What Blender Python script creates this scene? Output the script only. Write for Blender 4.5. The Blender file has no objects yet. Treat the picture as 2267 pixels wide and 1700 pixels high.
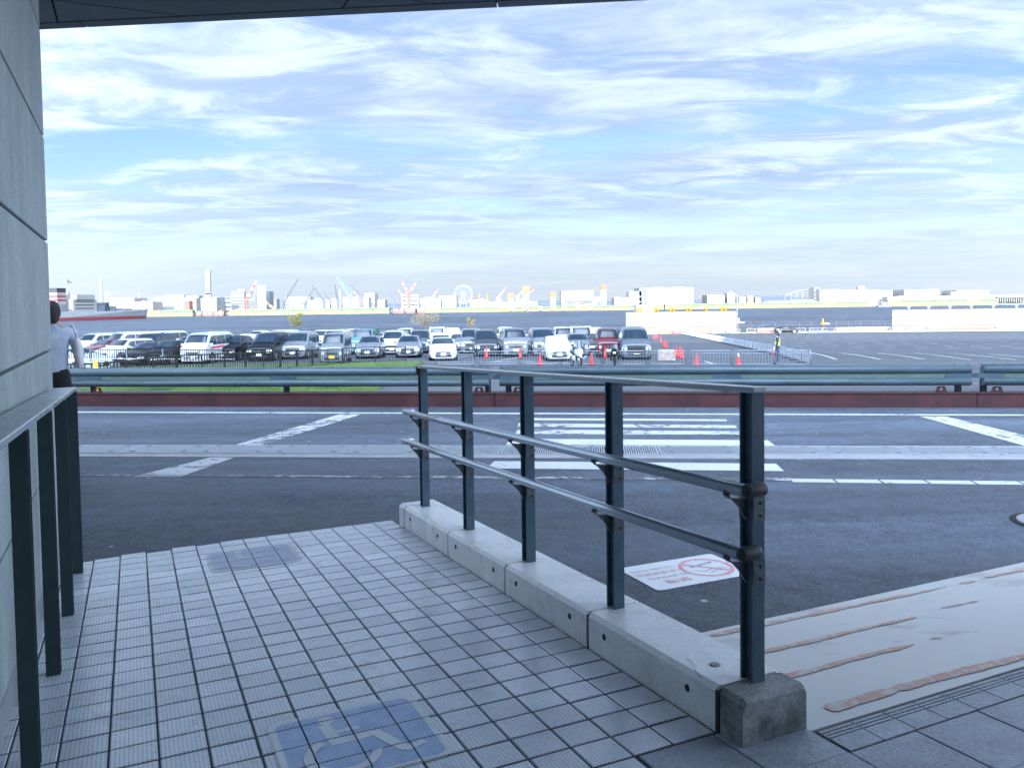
import bpy, bmesh, math, random
from mathutils import Vector, Matrix
random.seed(7)
scn = bpy.context.scene
col = scn.collection
R = math.radians
PI = math.pi

# ------------------------------------------------------------------ camera
EYE = Vector((0.0, 0.0, 1.6))
FPX, CX, PITCH, ROLL = 1830.0, 1133.5, math.atan(0.041), math.atan(0.0140)
PY = 676 + FPX * math.tan(PITCH)
cp, sp = math.cos(PITCH), math.sin(PITCH)
FWD = Vector((0, cp, -sp)); UP0 = Vector((0, sp, cp)); RT0 = Vector((1, 0, 0))
RT = math.cos(ROLL) * RT0 - math.sin(ROLL) * UP0
UPV = math.sin(ROLL) * RT0 + math.cos(ROLL) * UP0
cd = bpy.data.cameras.new('camera')
cd.sensor_width = 36.0; cd.sensor_fit = 'HORIZONTAL'
cd.lens = FPX / 2267 * 36.0
cd.shift_y = (PY - 850) / 2267
cd.clip_start = 0.05; cd.clip_end = 20000
cam = bpy.data.objects.new('camera', cd); col.objects.link(cam)
m = Matrix((RT, UPV, -FWD)).transposed().to_4x4(); m.translation = EYE
cam.matrix_world = m
scn.camera = cam

# ------------------------------------------------------------------ light
SUN_EL, SUN_AZ = R(11.0), R(180 + 4)          # low afternoon sun behind the viewer
w = bpy.data.worlds.new('World'); scn.world = w; w.use_nodes = True
sl = bpy.data.lights.new('sun', 'SUN'); sl.energy = 2.0; sl.angle = R(0.5); sl.color = (1.0, 0.87, 0.70)
so = bpy.data.objects.new('sun', sl); col.objects.link(so)
sd = Vector((math.sin(SUN_AZ) * math.cos(SUN_EL), math.cos(SUN_AZ) * math.cos(SUN_EL), math.sin(SUN_EL)))
so.rotation_euler = sd.to_track_quat('Z', 'Y').to_euler(); so.location = (0, -60, 80)
scn.view_settings.view_transform = 'Standard'; scn.view_settings.look = 'None'
scn.view_settings.exposure = 2.5; scn.view_settings.gamma = 1.0
scn.view_settings.use_curve_mapping = False
scn.view_settings.use_white_balance = True; scn.view_settings.white_balance_temperature = 5250; scn.view_settings.white_balance_tint = 7.0
scn.cycles.max_bounces = 6; scn.cycles.diffuse_bounces = 3; scn.cycles.glossy_bounces = 3
scn.cycles.use_denoising = True

# ------------------------------------------------------------------ node helper
class NT:
    def __init__(s, nt): s.nt = nt; s.n = nt.nodes; s.l = nt.links
    def node(s, typ, ins=None, **kw):
        nd = s.n.new(typ)
        for k, v in kw.items(): setattr(nd, k, v)
        for k, v in (ins or {}).items(): s.set(nd.inputs[k], v)
        return nd
    def set(s, sock, v):
        if isinstance(v, bpy.types.NodeSocket): s.l.new(v, sock)
        else: sock.default_value = v
    def math(s, op, a, b=0.0, c=None):
        nd = s.n.new('ShaderNodeMath'); nd.operation = op
        s.set(nd.inputs[0], a); s.set(nd.inputs[1], b)
        if c is not None: s.set(nd.inputs[2], c)
        return nd.outputs[0]
    def smooth(s, x, lo, hi, a=0.0, b=1.0):
        nd = s.n.new('ShaderNodeMapRange'); nd.interpolation_type = 'SMOOTHSTEP'
        s.set(nd.inputs[0], x); s.set(nd.inputs[1], lo); s.set(nd.inputs[2], hi); s.set(nd.inputs[3], a); s.set(nd.inputs[4], b)
        return nd.outputs[0]
    def mix(s, f, a, b, blend='MIX'):
        nd = s.n.new('ShaderNodeMix'); nd.data_type = 'RGBA'; nd.blend_type = blend
        s.set(nd.inputs[0], f); s.set(nd.inputs[6], a); s.set(nd.inputs[7], b)
        return nd.outputs[2]
    def noise(s, vec, scale, detail=4, rough=0.5, dist=0.0):
        nd = s.n.new('ShaderNodeTexNoise')
        if vec is not None: s.l.new(vec, nd.inputs['Vector'])
        nd.inputs['Scale'].default_value = scale; nd.inputs['Detail'].default_value = detail
        nd.inputs['Roughness'].default_value = rough; nd.inputs['Distortion'].default_value = dist
        return nd.outputs[0]
    def mapping(s, vec, scale=(1, 1, 1), loc=(0, 0, 0), rot=(0, 0, 0)):
        nd = s.n.new('ShaderNodeMapping'); s.l.new(vec, nd.inputs[0])
        nd.inputs['Location'].default_value = loc; nd.inputs['Rotation'].default_value = rot; nd.inputs['Scale'].default_value = scale
        return nd.outputs[0]

def c4(c): return (c[0], c[1], c[2], 1.0)

# ------------------------------------------------------------------ sky with broken cloud
W = NT(w.node_tree); W.n.clear()
sky = W.node('ShaderNodeTexSky', sky_type='NISHITA', sun_disc=False, sun_elevation=SUN_EL, sun_rotation=SUN_AZ,
             altitude=5, air_density=1.0, dust_density=0.15, ozone_density=2.2)
tc = W.node('ShaderNodeTexCoord')
sx = W.node('ShaderNodeSeparateXYZ', {0: tc.outputs['Generated']})
zz = W.math('ADD', W.math('MAXIMUM', sx.outputs[2], 0.0), 0.07)
uv = W.node('ShaderNodeCombineXYZ', {0: W.math('DIVIDE', sx.outputs[0], zz), 1: W.math('DIVIDE', sx.outputs[1], zz), 2: 0.0}).outputs[0]
big = W.noise(W.mapping(uv, (0.42, 0.66, 1), (8.7, 6.3, 0), (0, 0, R(9))), 1.0, 9, 0.52, 0.3)
fine = W.noise(W.mapping(uv, (1.7, 2.9, 1), (1.4, 3.7, 0), (0, 0, R(-6))), 1.0, 9, 0.64, 0.6)
wisp = W.noise(W.mapping(uv, (0.75, 1.5, 1), (9.2, 0.3, 0), (0, 0, R(-4))), 1.0, 9, 0.62, 0.35)
elev = W.smooth(sx.outputs[2], 0.015, 0.16)
thick = W.math('ADD', big, W.math('MULTIPLY', W.math('SUBTRACT', fine, 0.5), 0.42))
mask = W.smooth(thick, 0.355, 0.56)
mask = W.math('MULTIPLY', mask, W.math('ADD', W.math('MULTIPLY', elev, 0.42), 0.46))
veil = W.math('MULTIPLY', W.smooth(wisp, 0.48, 0.72), 0.60)
grey = W.mix(W.smooth(fine, 0.40, 0.66), c4((2.45, 2.6, 3.0)), c4((4.4, 4.35, 4.25)))
# clouds out of view brightened towards the sun, added to fill the shaded foreground
cosu = W.node('ShaderNodeVectorMath', {0: tc.outputs['Generated'], 1: tuple(sd)}, operation='DOT_PRODUCT').outputs['Value']
sun_side_fill = W.math('ADD', 0.42, W.math('MULTIPLY', 7.6, W.math('POWER', W.math('MULTIPLY', W.math('ADD', cosu, 1.0), 0.5), 1.7)))
phc = W.node('ShaderNodeCombineColor', {0: sun_side_fill, 1: sun_side_fill, 2: sun_side_fill}).outputs[0]
skyc = W.mix(1.0, sky.outputs[0], c4((0.42, 0.34, 0.32)), 'MULTIPLY')
grey = W.mix(1.0, grey, phc, 'MULTIPLY')
c1 = W.mix(mask, skyc, grey)
c2 = W.mix(W.math('MULTIPLY', veil, elev), c1, W.mix(1.0, c4((3.7, 3.75, 3.8)), phc, 'MULTIPLY'))
lowhaze = W.smooth(sx.outputs[2], 0.0, 0.15, 0.85, 0.0)
c3 = W.mix(lowhaze, c2, W.mix(1.0, c4((3.25, 3.35, 3.4)), phc, 'MULTIPLY'))
bg = W.node('ShaderNodeBackground', {'Color': c3, 'Strength': 0.09})
wo = W.node('ShaderNodeOutputWorld'); W.l.new(bg.outputs[0], wo.inputs[0])

# ------------------------------------------------------------------ pixel of the photograph -> point in the place (used once, to take measurements)
def ray(x, y): return FWD + RT * ((x - CX) / FPX) - UPV * ((y - PY) / FPX)
def onz(x, y, z):
    d = ray(x, y); return EYE + d * ((z - EYE.z) / d.z)
def aty(x, y, Y):
    d = ray(x, y); return EYE + d * (Y / d.y)
def proj(p):
    q = Vector(p) - EYE; ww = q.dot(FWD)
    return (CX + FPX * q.dot(RT) / ww, PY - FPX * q.dot(UPV) / ww)

# the sloping walkway plane and its frame (a: across towards the right kerb, b: back from the road)
def zt(x, y): return 0.003 + 0.01888 * x - 0.034666 * y
PN = Vector((-0.01888, 0.034666, 1.0)).normalized()
O2 = Vector((-3.198, 6.211)); U2 = Vector((0.9087, 0.4174)); V2 = Vector((0.4179, -0.9085))
def WK(a, b, h=0.0):
    x = O2.x + U2.x * a + V2.x * b; y = O2.y + U2.y * a + V2.y * b
    return Vector((x, y, zt(x, y) + h))
def onwalk(x, y, h=0.0):
    d = ray(x, y); p0 = Vector((0, 0, 0.003 + h)); t = (p0 - EYE).dot(PN) / d.dot(PN); return EYE + d * t
def ab(p):
    d = Vector((p[0], p[1])) - O2; det = U2.x * V2.y - V2.x * U2.y
    return ((d.x * V2.y - V2.x * d.y) / det, (U2.x * d.y - d.x * U2.y) / det)
# the road frame (e along the guardrail, s away from the building) and the falling car park
E2 = Vector((0.9922, -0.1245)); S2 = Vector((0.1245, 0.9922))
ZR = -0.27
def RD(e, s, z=ZR): return Vector((E2.x * e + S2.x * s, E2.y * e + S2.y * s, z))
def es(p): return (p[0] * E2.x + p[1] * E2.y, p[0] * S2.x + p[1] * S2.y)
TS = [15.3, 18, 40, 55, 174]; TD = [1.87, 1.95, 3.40, 3.50, 6.35]
def interp(x, xs, ys):
    if x <= xs[0]: return ys[0]
    for i in range(len(xs) - 1):
        if x <= xs[i + 1]: return ys[i] + (ys[i + 1] - ys[i]) * (x - xs[i]) / (xs[i + 1] - xs[i])
    return ys[-1]
def terr(X, Y): return 1.6 - interp(es((X, Y))[1], TS, TD)
def onterr(x, y, f=None):
    f = f or terr
    d = ray(x, y); t = 10.0
    for _ in range(60):
        p = EYE + d * t; z = f(p.x, p.y)
        t2 = (z - EYE.z) / d.z
        t += (t2 - t) * 0.5
    return EYE + d * t

# ------------------------------------------------------------------ mesh helper
class MB:
    def __init__(s): s.v = []; s.f = []; s.sm = []
    def add(s, vs, fs, smooth=False):
        o = len(s.v); s.v += [tuple(p) for p in vs]
        for f in fs: s.f.append(tuple(o + i for i in f)); s.sm.append(smooth)
        return s
    def box(s, c, d, rz=0.0, M=None):
        x, y, z = d[0] / 2, d[1] / 2, d[2] / 2
        vs = [Vector(p) for p in ((-x, -y, -z), (x, -y, -z), (x, y, -z), (-x, y, -z), (-x, -y, z), (x, -y, z), (x, y, z), (-x, y, z))]
        rot = M or Matrix.Rotation(rz, 3, 'Z')
        return s.add([rot @ p + Vector(c) for p in vs], [(0, 3, 2, 1), (4, 5, 6, 7), (0, 1, 5, 4), (1, 2, 6, 5), (2, 3, 7, 6), (3, 0, 4, 7)])
    def hexa(s, p): # eight corners, bottom ring then top ring
        return s.add(p, [(0, 3, 2, 1), (4, 5, 6, 7), (0, 1, 5, 4), (1, 2, 6, 5), (2, 3, 7, 6), (3, 0, 4, 7)])
    def bar(s, a, b, w, h, up=(0, 0, 1)):
        a, b = Vector(a), Vector(b); d = (b - a).normalized(); up = Vector(up)
        if abs(d.dot(up)) > 0.99: up = Vector((0, 1, 0))
        x = d.cross(up).normalized(); z = x.cross(d).normalized()
        q = [x * (sx * w / 2) + z * (sz * h / 2) for sx, sz in ((-1, -1), (1, -1), (1, 1), (-1, 1))]
        return s.add([a + k for k in q] + [b + k for k in q], [(0, 1, 2, 3), (7, 6, 5, 4), (0, 4, 5, 1), (1, 5, 6, 2), (2, 6, 7, 3), (3, 7, 4, 0)])
    def tube(s, pts, r, n=10, cap=True, r2=None):
        pts = [Vector(p) for p in pts]; rings = []
        for i, p in enumerate(pts):
            d = (pts[min(i + 1, len(pts) - 1)] - pts[max(i - 1, 0)]).normalized()
            up = Vector((0, 0, 1)) if abs(d.z) < 0.95 else Vector((0, 1, 0))
            x = d.cross(up).normalized(); z = x.cross(d)
            rr = r if r2 is None else r + (r2 - r) * i / (len(pts) - 1)
            rings.append([p + (x * math.cos(2 * math.pi * k / n) + z * math.sin(2 * math.pi * k / n)) * rr for k in range(n)])
        s.loft(rings, True, cap, True); return s
    def loft(s, rings, closed=True, cap=True, smooth=True):
        n = len(rings[0]); o = len(s.v); vs = [p for r_ in rings for p in r_]; fs = []
        for i in range(len(rings) - 1):
            for k in range(n if closed else n - 1):
                k2 = (k + 1) % n
                fs.append((i * n + k, i * n + k2, (i + 1) * n + k2, (i + 1) * n + k))
        s.add(vs, fs, smooth)
        if cap:
            s.f.append(tuple(o + k for k in range(n))[::-1]); s.sm.append(False)
            b = o + (len(rings) - 1) * n
            s.f.append(tuple(b + k for k in range(n))); s.sm.append(False)
        return s
    def lathe(s, prof, c, n=16, smooth=True):
        rings = [[Vector(c) + Vector((r * math.cos(2 * math.pi * k / n), r * math.sin(2 * math.pi * k / n), z)) for k in range(n)] for r, z in prof]
        return s.loft(rings, True, True, smooth)
    def disc(s, c, r, axis, t, n=16):
        c = Vector(c); ax = Vector(axis).normalized()
        return s.tube([c - ax * t / 2, c + ax * t / 2], r, n)
    def poly(s, pts, z=None):
        return s.add(pts, [tuple(range(len(pts)))])
    def prism(s, pts, d):
        n = len(pts); d = Vector(d); p = [Vector(q) for q in pts]
        fs = [tuple(range(n))[::-1], tuple(range(n, 2 * n))] + [(i, (i + 1) % n, n + (i + 1) % n, n + i) for i in range(n)]
        return s.add(p + [q + d for q in p], fs)
    def mesh(s, name, fix=True):
        me = bpy.data.meshes.new(name); me.from_pydata(s.v, [], s.f)
        me.polygons.foreach_set('use_smooth', s.sm)
        if fix:
            bm = bmesh.new(); bm.from_mesh(me); bmesh.ops.recalc_face_normals(bm, faces=bm.faces); bm.to_mesh(me); bm.free()
        me.update(); return me
    def build(s, name, mt, parent=None, fix=True):
        return put(name, s.mesh(name, fix), mt, parent)

def put(name, me, mt=None, parent=None, loc=None, rz=None):
    o = bpy.data.objects.new(name, me); col.objects.link(o)
    if mt is not None:
        if not me.materials: me.materials.append(mt)
        elif me.materials[0] != mt:
            o.material_slots[0].link = 'OBJECT'; o.material_slots[0].material = mt
    if parent is not None: o.parent = parent
    if loc is not None: o.location = loc
    if rz is not None: o.rotation_euler = (0, 0, rz)
    return o
def tag(o, label=None, cat=None, group=None, kind=None):
    if label: o['label'] = label
    if cat: o['category'] = cat
    if group: o['group'] = group
    if kind: o['kind'] = kind
    return o
def thing(name, label, cat, loc=(0, 0, 0), rz=0.0, group=None):
    o = bpy.data.objects.new(name, None); col.objects.link(o); o.empty_display_size = 0.2
    o.location = loc; o.rotation_euler = (0, 0, rz)
    return tag(o, label, cat, group)
def copy_tree(o, parent=None):
    c = o.copy(); col.objects.link(c)
    if parent is not None: c.parent = parent
    for ch in list(o.children): copy_tree(ch, c)
    return c
def bevel(o, w_, seg=2):
    md = o.modifiers.new('bevel', 'BEVEL'); md.width = w_; md.segments = seg; md.limit_method = 'ANGLE'; md.angle_limit = R(40); return o

# ------------------------------------------------------------------ materials
MATS = {}
def mat(name, color, rough=0.6, metal=0.0, spec=0.5, var=0.0, scale=6.0, bump=0.0, bscale=60.0, coat=0.0, color2=None, stretch=(1, 1, 1), rnd=0.0, speck=0.0, world=False):
    if name in MATS: return MATS[name]
    mt = bpy.data.materials.new(name); mt.use_nodes = True; T = NT(mt.node_tree)
    b = T.n['Principled BSDF']
    b.inputs['Base Color'].default_value = c4(color); b.inputs['Roughness'].default_value = rough
    b.inputs['Metallic'].default_value = metal; b.inputs['Specular IOR Level'].default_value = spec
    b.inputs['Coat Weight'].default_value = coat; b.inputs['Coat Roughness'].default_value = 0.05
    tcn = T.node('ShaderNodeTexCoord'); OC = T.node('ShaderNodeNewGeometry').outputs['Position'] if world else tcn.outputs['Object']; vec = T.mapping(OC, stretch)
    if var > 0 or color2:
        n1 = T.noise(vec, scale, 6, 0.6)
        hi = color2 or tuple(min(1, k * (1 + var)) for k in color); lo = color if color2 else tuple(k * (1 - var) for k in color)
        cc = T.mix(T.smooth(n1, 0.33, 0.67), c4(lo), c4(hi))
        if speck > 0:
            sn_ = T.smooth(T.noise(OC, 55, 5, 0.75), 0.36, 0.62)
            sm_ = T.smooth(T.noise(OC, 7, 6, 0.7), 0.35, 0.7)
            gk_ = T.math('ADD', 1.0 - speck, T.math('MULTIPLY', T.math('ADD', T.math('MULTIPLY', sn_, 1.2), T.math('MULTIPLY', sm_, 0.6)), speck))
            cc = T.mix(1.0, cc, T.node('ShaderNodeCombineColor', {0: gk_, 1: gk_, 2: gk_}).outputs[0], 'MULTIPLY')
        if rnd > 0:
            oi = T.node('ShaderNodeObjectInfo')
            g = T.math('ADD', 1.0 - rnd / 2, T.math('MULTIPLY', oi.outputs['Random'], rnd))
            cc = T.mix(1.0, cc, T.node('ShaderNodeCombineColor', {0: g, 1: g, 2: g}).outputs[0], 'MULTIPLY')
        T.set(b.inputs['Base Color'], cc)
        T.set(b.inputs['Roughness'], T.smooth(n1, 0.2, 0.8, max(0.02, rough - 0.07), min(1, rough + 0.07)))
    if bump > 0:
        bn = T.node('ShaderNodeBump', {'Strength': 1.0, 'Distance': bump, 'Height': T.noise(vec, bscale, 4, 0.6)})
        T.set(b.inputs['Normal'], bn.outputs[0])
    MATS[name] = mt; return mt
# ================================================================== SETTING
def asphalt(name, base, chips=True, scale=1.0):
    mt = bpy.data.materials.new(name); mt.use_nodes = True; T = NT(mt.node_tree); b = T.n['Principled BSDF']
    tcn = T.node('ShaderNodeTexCoord'); v = tcn.outputs['Object']
    big_ = T.noise(T.mapping(v, (0.35, 0.9, 1)), 0.9, 5, 0.6)
    gr = T.noise(v, 140 * scale, 3, 0.7)
    g2 = T.noise(v, 38 * scale, 5, 0.75); g3 = T.noise(v, 6 * scale, 6, 0.7)
    trk = T.noise(T.mapping(v, (0.10, 1.1, 1), (0, 0, 0), (0, 0, R(6))), 1.0, 4, 0.6)
    col_ = T.mix(T.smooth(big_, 0.3, 0.7), c4([k * 0.72 for k in base]), c4([k * 1.28 for k in base]))
    col_ = T.mix(T.math('MULTIPLY', T.smooth(gr, 0.42, 0.66), 0.50), col_, c4([k * 2.3 for k in base]))
    ml = T.math('ADD', 0.22, T.math('ADD', T.math('MULTIPLY', T.smooth(g2, 0.34, 0.66), 0.72), T.math('ADD', T.math('MULTIPLY', T.smooth(g3, 0.36, 0.64), 0.36), T.math('MULTIPLY', T.smooth(trk, 0.36, 0.62), 0.46))))
    col_ = T.mix(1.0, col_, T.node('ShaderNodeCombineColor', {0: ml, 1: ml, 2: ml}).outputs[0], 'MULTIPLY')
    if chips:
        vo = T.node('ShaderNodeTexVoronoi', {'Vector': v, 'Scale': 3.2 * scale, 'Randomness': 1.0})
        pick = T.math('GREATER_THAN', T.node('ShaderNodeSeparateColor', {0: vo.outputs['Color']}).outputs[0], 0.62)
        chip = T.math('MULTIPLY', T.math('LESS_THAN', vo.outputs['Distance'], 0.075), pick)
        col_ = T.mix(T.math('MULTIPLY', chip, 0.8), col_, c4((0.42, 0.43, 0.44)))
        crack = T.noise(T.mapping(v, (0.25, 1.2, 1), (3, 1, 0)), 1.6, 8, 0.7, 0.8)
        dark = T.smooth(T.math('ABSOLUTE', T.math('SUBTRACT', crack, 0.5)), 0.0, 0.012, 0.22, 0.0)
        col_ = T.mix(dark, col_, c4([k * 0.45 for k in base]))
    T.set(b.inputs['Base Color'], col_)
    T.set(b.inputs['Roughness'], T.smooth(big_, 0.3, 0.7, 0.52, 0.74))
    b.inputs['Specular IOR Level'].default_value = 0.5
    bn = T.node('ShaderNodeBump', {'Strength': 0.8, 'Distance': 0.006, 'Height': gr}); T.set(b.inputs['Normal'], bn.outputs[0])
    return mt
def paintmat(name, paint, under, wear=0.5, sc=9.0, stretch=(1, 1, 1), rough=0.55):
    mt = bpy.data.materials.new(name); mt.use_nodes = True; T = NT(mt.node_tree); b = T.n['Principled BSDF']
    tcn = T.node('ShaderNodeTexCoord'); v = T.mapping(tcn.outputs['Object'], stretch)
    n1 = T.noise(v, sc, 9, 0.72); n2 = T.noise(v, sc * 0.16, 3, 0.5)
    k = T.math('ADD', n1, T.math('MULTIPLY', T.math('SUBTRACT', n2, 0.5), 0.5))
    worn = T.smooth(k, wear, wear + 0.07)
    cc = T.mix(worn, c4(paint), c4(under)); cc = T.mix(T.math('MULTIPLY', n2, 0.25), cc, c4([q * 0.7 for q in paint]))
    T.set(b.inputs['Base Color'], cc); b.inputs['Roughness'].default_value = rough
    bn = T.node('ShaderNodeBump', {'Strength': 0.6, 'Distance': 0.002, 'Height': T.noise(v, 120, 3, 0.6)}); T.set(b.inputs['Normal'], bn.outputs[0])
    return mt

M_ROAD = asphalt('road_asphalt', (0.060, 0.073, 0.097))
M_LOT = asphalt('lot_asphalt', (0.050, 0.056, 0.066), chips=False, scale=0.5)
M_PAINT = paintmat('road_paint', (0.54, 0.555, 0.57), (0.06, 0.07, 0.088), 0.585, 11)
M_PAINTW = paintmat('road_paint_worn', (0.50, 0.515, 0.53), (0.06, 0.07, 0.088), 0.515, 7, (1.0, 1.0, 1))
M_PAINTX = paintmat('road_paint_ghost', (0.4, 0.41, 0.42), (0.055, 0.062, 0.076), 0.44, 8)
M_CONC = mat('concrete', (0.40, 0.41, 0.42), 0.55, var=0.18, scale=3.0, bump=0.0015, bscale=90)
M_CONCW = mat('concrete_wall', (0.36, 0.40, 0.40), 0.7, var=0.14, scale=2.2, bump=0.003, bscale=110, stretch=(1, 1, 0.35), rnd=0.10, speck=0.22)
M_CONCL = mat('concrete_light', (0.28, 0.29, 0.31), 0.6, var=0.12, scale=5)
M_DARK = mat('dark_and_recess_shade', (0.02, 0.02, 0.022), 0.8)  # flat dark colour; also paints the shade in grooves, slots, holes and channel
M_GROUT = mat('mortar', (0.042, 0.050, 0.070), 0.85, var=0.3, scale=8)

# road sheet and car park (falls away from the road)
road = tag(bpy.data.objects.new('road', None), kind='structure'); col.objects.link(road)
g = MB(); g.add([RD(-160, -70), RD(160, -70), RD(160, 15.35), RD(-160, 15.35)], [(0, 1, 2, 3)]).build('asphalt', M_ROAD, road)
lot = MB()
SS = [15.35, 16, 17, 18, 24, 30, 36, 40, 46, 52, 55, 70, 90, 110, 130, 150, 172]
rows = []
for s_ in SS: rows.append([RD(e, s_, 1.6 - interp(s_, TS, TD) - (0.004 if s_ < 15.4 else 0)) for e in (-260, -120, -40, 0, 40, 120, 260)])
lot.loft(rows, False, False, False)
PARK = tag(lot.build('parking_lot', M_LOT), kind='structure')
# sea wall
zq = RD(0, 172).z
sw = MB(); a0 = [RD(-260, 172, 1.6 - interp(172, TS, TD)), RD(260, 172, 1.6 - interp(172, TS, TD))]
sw.hexa([RD(-260, 172, -9), RD(260, 172, -9), RD(260, 174.5, -9), RD(-260, 174.5, -9), RD(-260, 172, -4.62), RD(260, 172, -4.62), RD(260, 174.5, -4.62), RD(-260, 174.5, -4.62)])
tag(sw.build('sea_wall', M_CONC), kind='structure')

# water
wm = bpy.data.materials.new('sea_water'); wm.use_nodes = True; T = NT(wm.node_tree); b = T.n['Principled BSDF']
tcn = T.node('ShaderNodeTexCoord'); v = tcn.outputs['Object']
wv = T.noise(T.mapping(v, (0.30, 0.55, 1), (0, 0, 0), (0, 0, R(20))), 0.8, 7, 0.68, 0.3)
wb = T.noise(T.mapping(v, (0.03, 0.12, 1)), 0.35, 4, 0.6)
T.set(b.inputs['Base Color'], T.mix(T.smooth(T.math('ADD', wv, T.math('MULTIPLY', T.math('SUBTRACT', wb, 0.5), 0.6)), 0.35, 0.65), c4((0.012, 0.017, 0.032)), c4((0.090, 0.110, 0.145))))
b.inputs['Roughness'].default_value = 0.34; b.inputs['Specular IOR Level'].default_value = 0.16
bn = T.node('ShaderNodeBump', {'Strength': 1.0, 'Distance': 1.3, 'Height': wv}); T.set(b.inputs['Normal'], bn.outputs[0])
tag(MB().add([(-6000, 150, -8.0), (6000, 150, -8.0), (6000, 9000, -8.0), (-6000, 9000, -8.0)], [(0, 1, 2, 3)]).build('sea', wm), kind='structure')

# ---- walkway tiles
PA, PB = 0.18, 0.1694
tm = bpy.data.materials.new('ribbed_tile'); tm.use_nodes = True; T = NT(tm.node_tree); b = T.n['Principled BSDF']
tcn = T.node('ShaderNodeTexCoord'); v = tcn.outputs['Object']
sxx = T.node('ShaderNodeSeparateXYZ', {0: v})
def cell(o_, pitch):
    f = T.math('FRACT', T.math('ADD', T.math('MULTIPLY', o_, 1.0 / pitch), 100.5)); return T.math('SUBTRACT', f, 0.5)
dx = cell(sxx.outputs[0], PA / 11); dy = cell(sxx.outputs[1], PB / 13)
rad = T.math('SQRT', T.math('ADD', T.math('MULTIPLY', T.math('POWER', dx, 2.0), 1.0), T.math('MULTIPLY', T.math('POWER', dy, 2.0), 1.9)))
dot = T.smooth(rad, 0.16, 0.40, 1.0, 0.0)
wp = T.node('ShaderNodeNewGeometry').outputs['Position']; sp_ = T.noise(wp, 55, 4, 0.6); lg = T.noise(wp, 1.3, 4, 0.6); st = T.noise(wp, 4.5, 7, 0.68)
gum = T.node('ShaderNodeTexVoronoi', {'Vector': wp, 'Scale': 2.4, 'Randomness': 1.0})
oi = T.node('ShaderNodeObjectInfo')
base = T.mix(T.smooth(lg, 0.3, 0.7), c4((0.61, 0.65, 0.71)), c4((0.75, 0.78, 0.82)))
g1 = T.math('ADD', 0.86, T.math('MULTIPLY', oi.outputs['Random'], 0.26))
base = T.mix(1.0, base, T.node('ShaderNodeCombineColor', {0: g1, 1: g1, 2: g1}).outputs[0], 'MULTIPLY')
base = T.mix(T.math('MULTIPLY', T.smooth(sp_, 0.5, 0.75), 0.35), base, c4((0.24, 0.25, 0.28)))
base = T.mix(T.smooth(st, 0.54, 0.72, 0.0, 0.34), base, c4((0.24, 0.26, 0.30)))
base = T.mix(T.math('MULTIPLY', T.math('LESS_THAN', gum.outputs['Distance'], 0.032), 0.5), base, c4((0.14, 0.15, 0.17)))
base = T.mix(T.math('MULTIPLY', dot, 0.55), base, c4((0.16, 0.18, 0.22)))  # raised dots darkened: their shaded side put into the colour
T.set(b.inputs['Base Color'], base); b.inputs['Roughness'].default_value = 0.24; b.inputs['Specular IOR Level'].default_value = 1.0
bn = T.node('ShaderNodeBump', {'Strength': 0.6, 'Distance': 0.0014, 'Height': T.math('ADD', T.math('MULTIPLY', dot, 1.0), T.math('MULTIPLY', sp_, 0.25))}); T.set(b.inputs['Normal'], bn.outputs[0])
M_TILE = tm
tx = (WK(1, 0) - WK(0, 0)).normalized(); ty = (WK(0, -1) - WK(0, 0)).normalized(); tz = tx.cross(ty).normalized(); ty = tz.cross(tx)
FR = Matrix((tx, ty, tz)).transposed().to_4x4(); FR.translation = WK(0, 0)
walk = tag(bpy.data.objects.new('walkway', None), kind='structure'); col.objects.link(walk); walk.matrix_world = FR
def slab(x0, x1, y0, y1, z0, z1, ch=0.004):
    mb = MB()
    mb.add([(x0, y0, z0), (x1, y0, z0), (x1, y1, z0), (x0, y1, z0), (x0, y0, z1 - ch), (x1, y0, z1 - ch), (x1, y1, z1 - ch), (x0, y1, z1 - ch),
            (x0 + ch, y0 + ch, z1), (x1 - ch, y0 + ch, z1), (x1 - ch, y1 - ch, z1), (x0 + ch, y1 - ch, z1)],
           [(0, 1, 5, 4), (1, 2, 6, 5), (2, 3, 7, 6), (3, 0, 4, 7), (4, 5, 9, 8), (5, 6, 10, 9), (6, 7, 11, 10), (7, 4, 8, 11), (8, 9, 10, 11)])
    return mb
mb = MB()
bed = [(-0.24, 0.0), (2.345, 0.0), (2.40, 4.41), (1.985, 4.41), (1.985, 11.0), (-0.24, 11.0)]
mb.prism([(a, -b_, -0.09) for a, b_ in bed], (0, 0, 0.086)).build('mortar_bed', M_GROUT, walk)
J = 0.007; JR = 0.012
cells = []
for c in range(-2, 13):
    for r_ in range(0, 60):
        a0, a1, b0, b1 = c * PA, (c + 1) * PA, r_ * PB, (r_ + 1) * PB
        if c == -2: a0 = -0.236
        if c == 12: a1 = 2.338 + 0.0052 * b0
        if b0 > 4.40 and c >= 11: continue
        px_, py_ = proj(WK((a0 + a1) / 2, (b0 + b1) / 2))
        q = WK((a0 + a1) / 2, (b0 + b1) / 2)
        vis = (q.y > 1.2) and -60 < px_ < 2330 and 1100 < py_ < 1740
        area = (a1 - a0) * (b1 - b0) / max(0.3, (q - EYE).length) ** 3
        cells.append((vis, area, c, r_, a0, a1, b0, b1))
cells.sort(key=lambda k: (-k[0], -k[1]))
full = slab(-PA / 2 + J / 2, PA / 2 - J / 2, -PB / 2 + JR / 2, PB / 2 - JR / 2, -0.012, 0.0).mesh('tile'); full.materials.append(M_TILE)
rest = MB()
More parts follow.
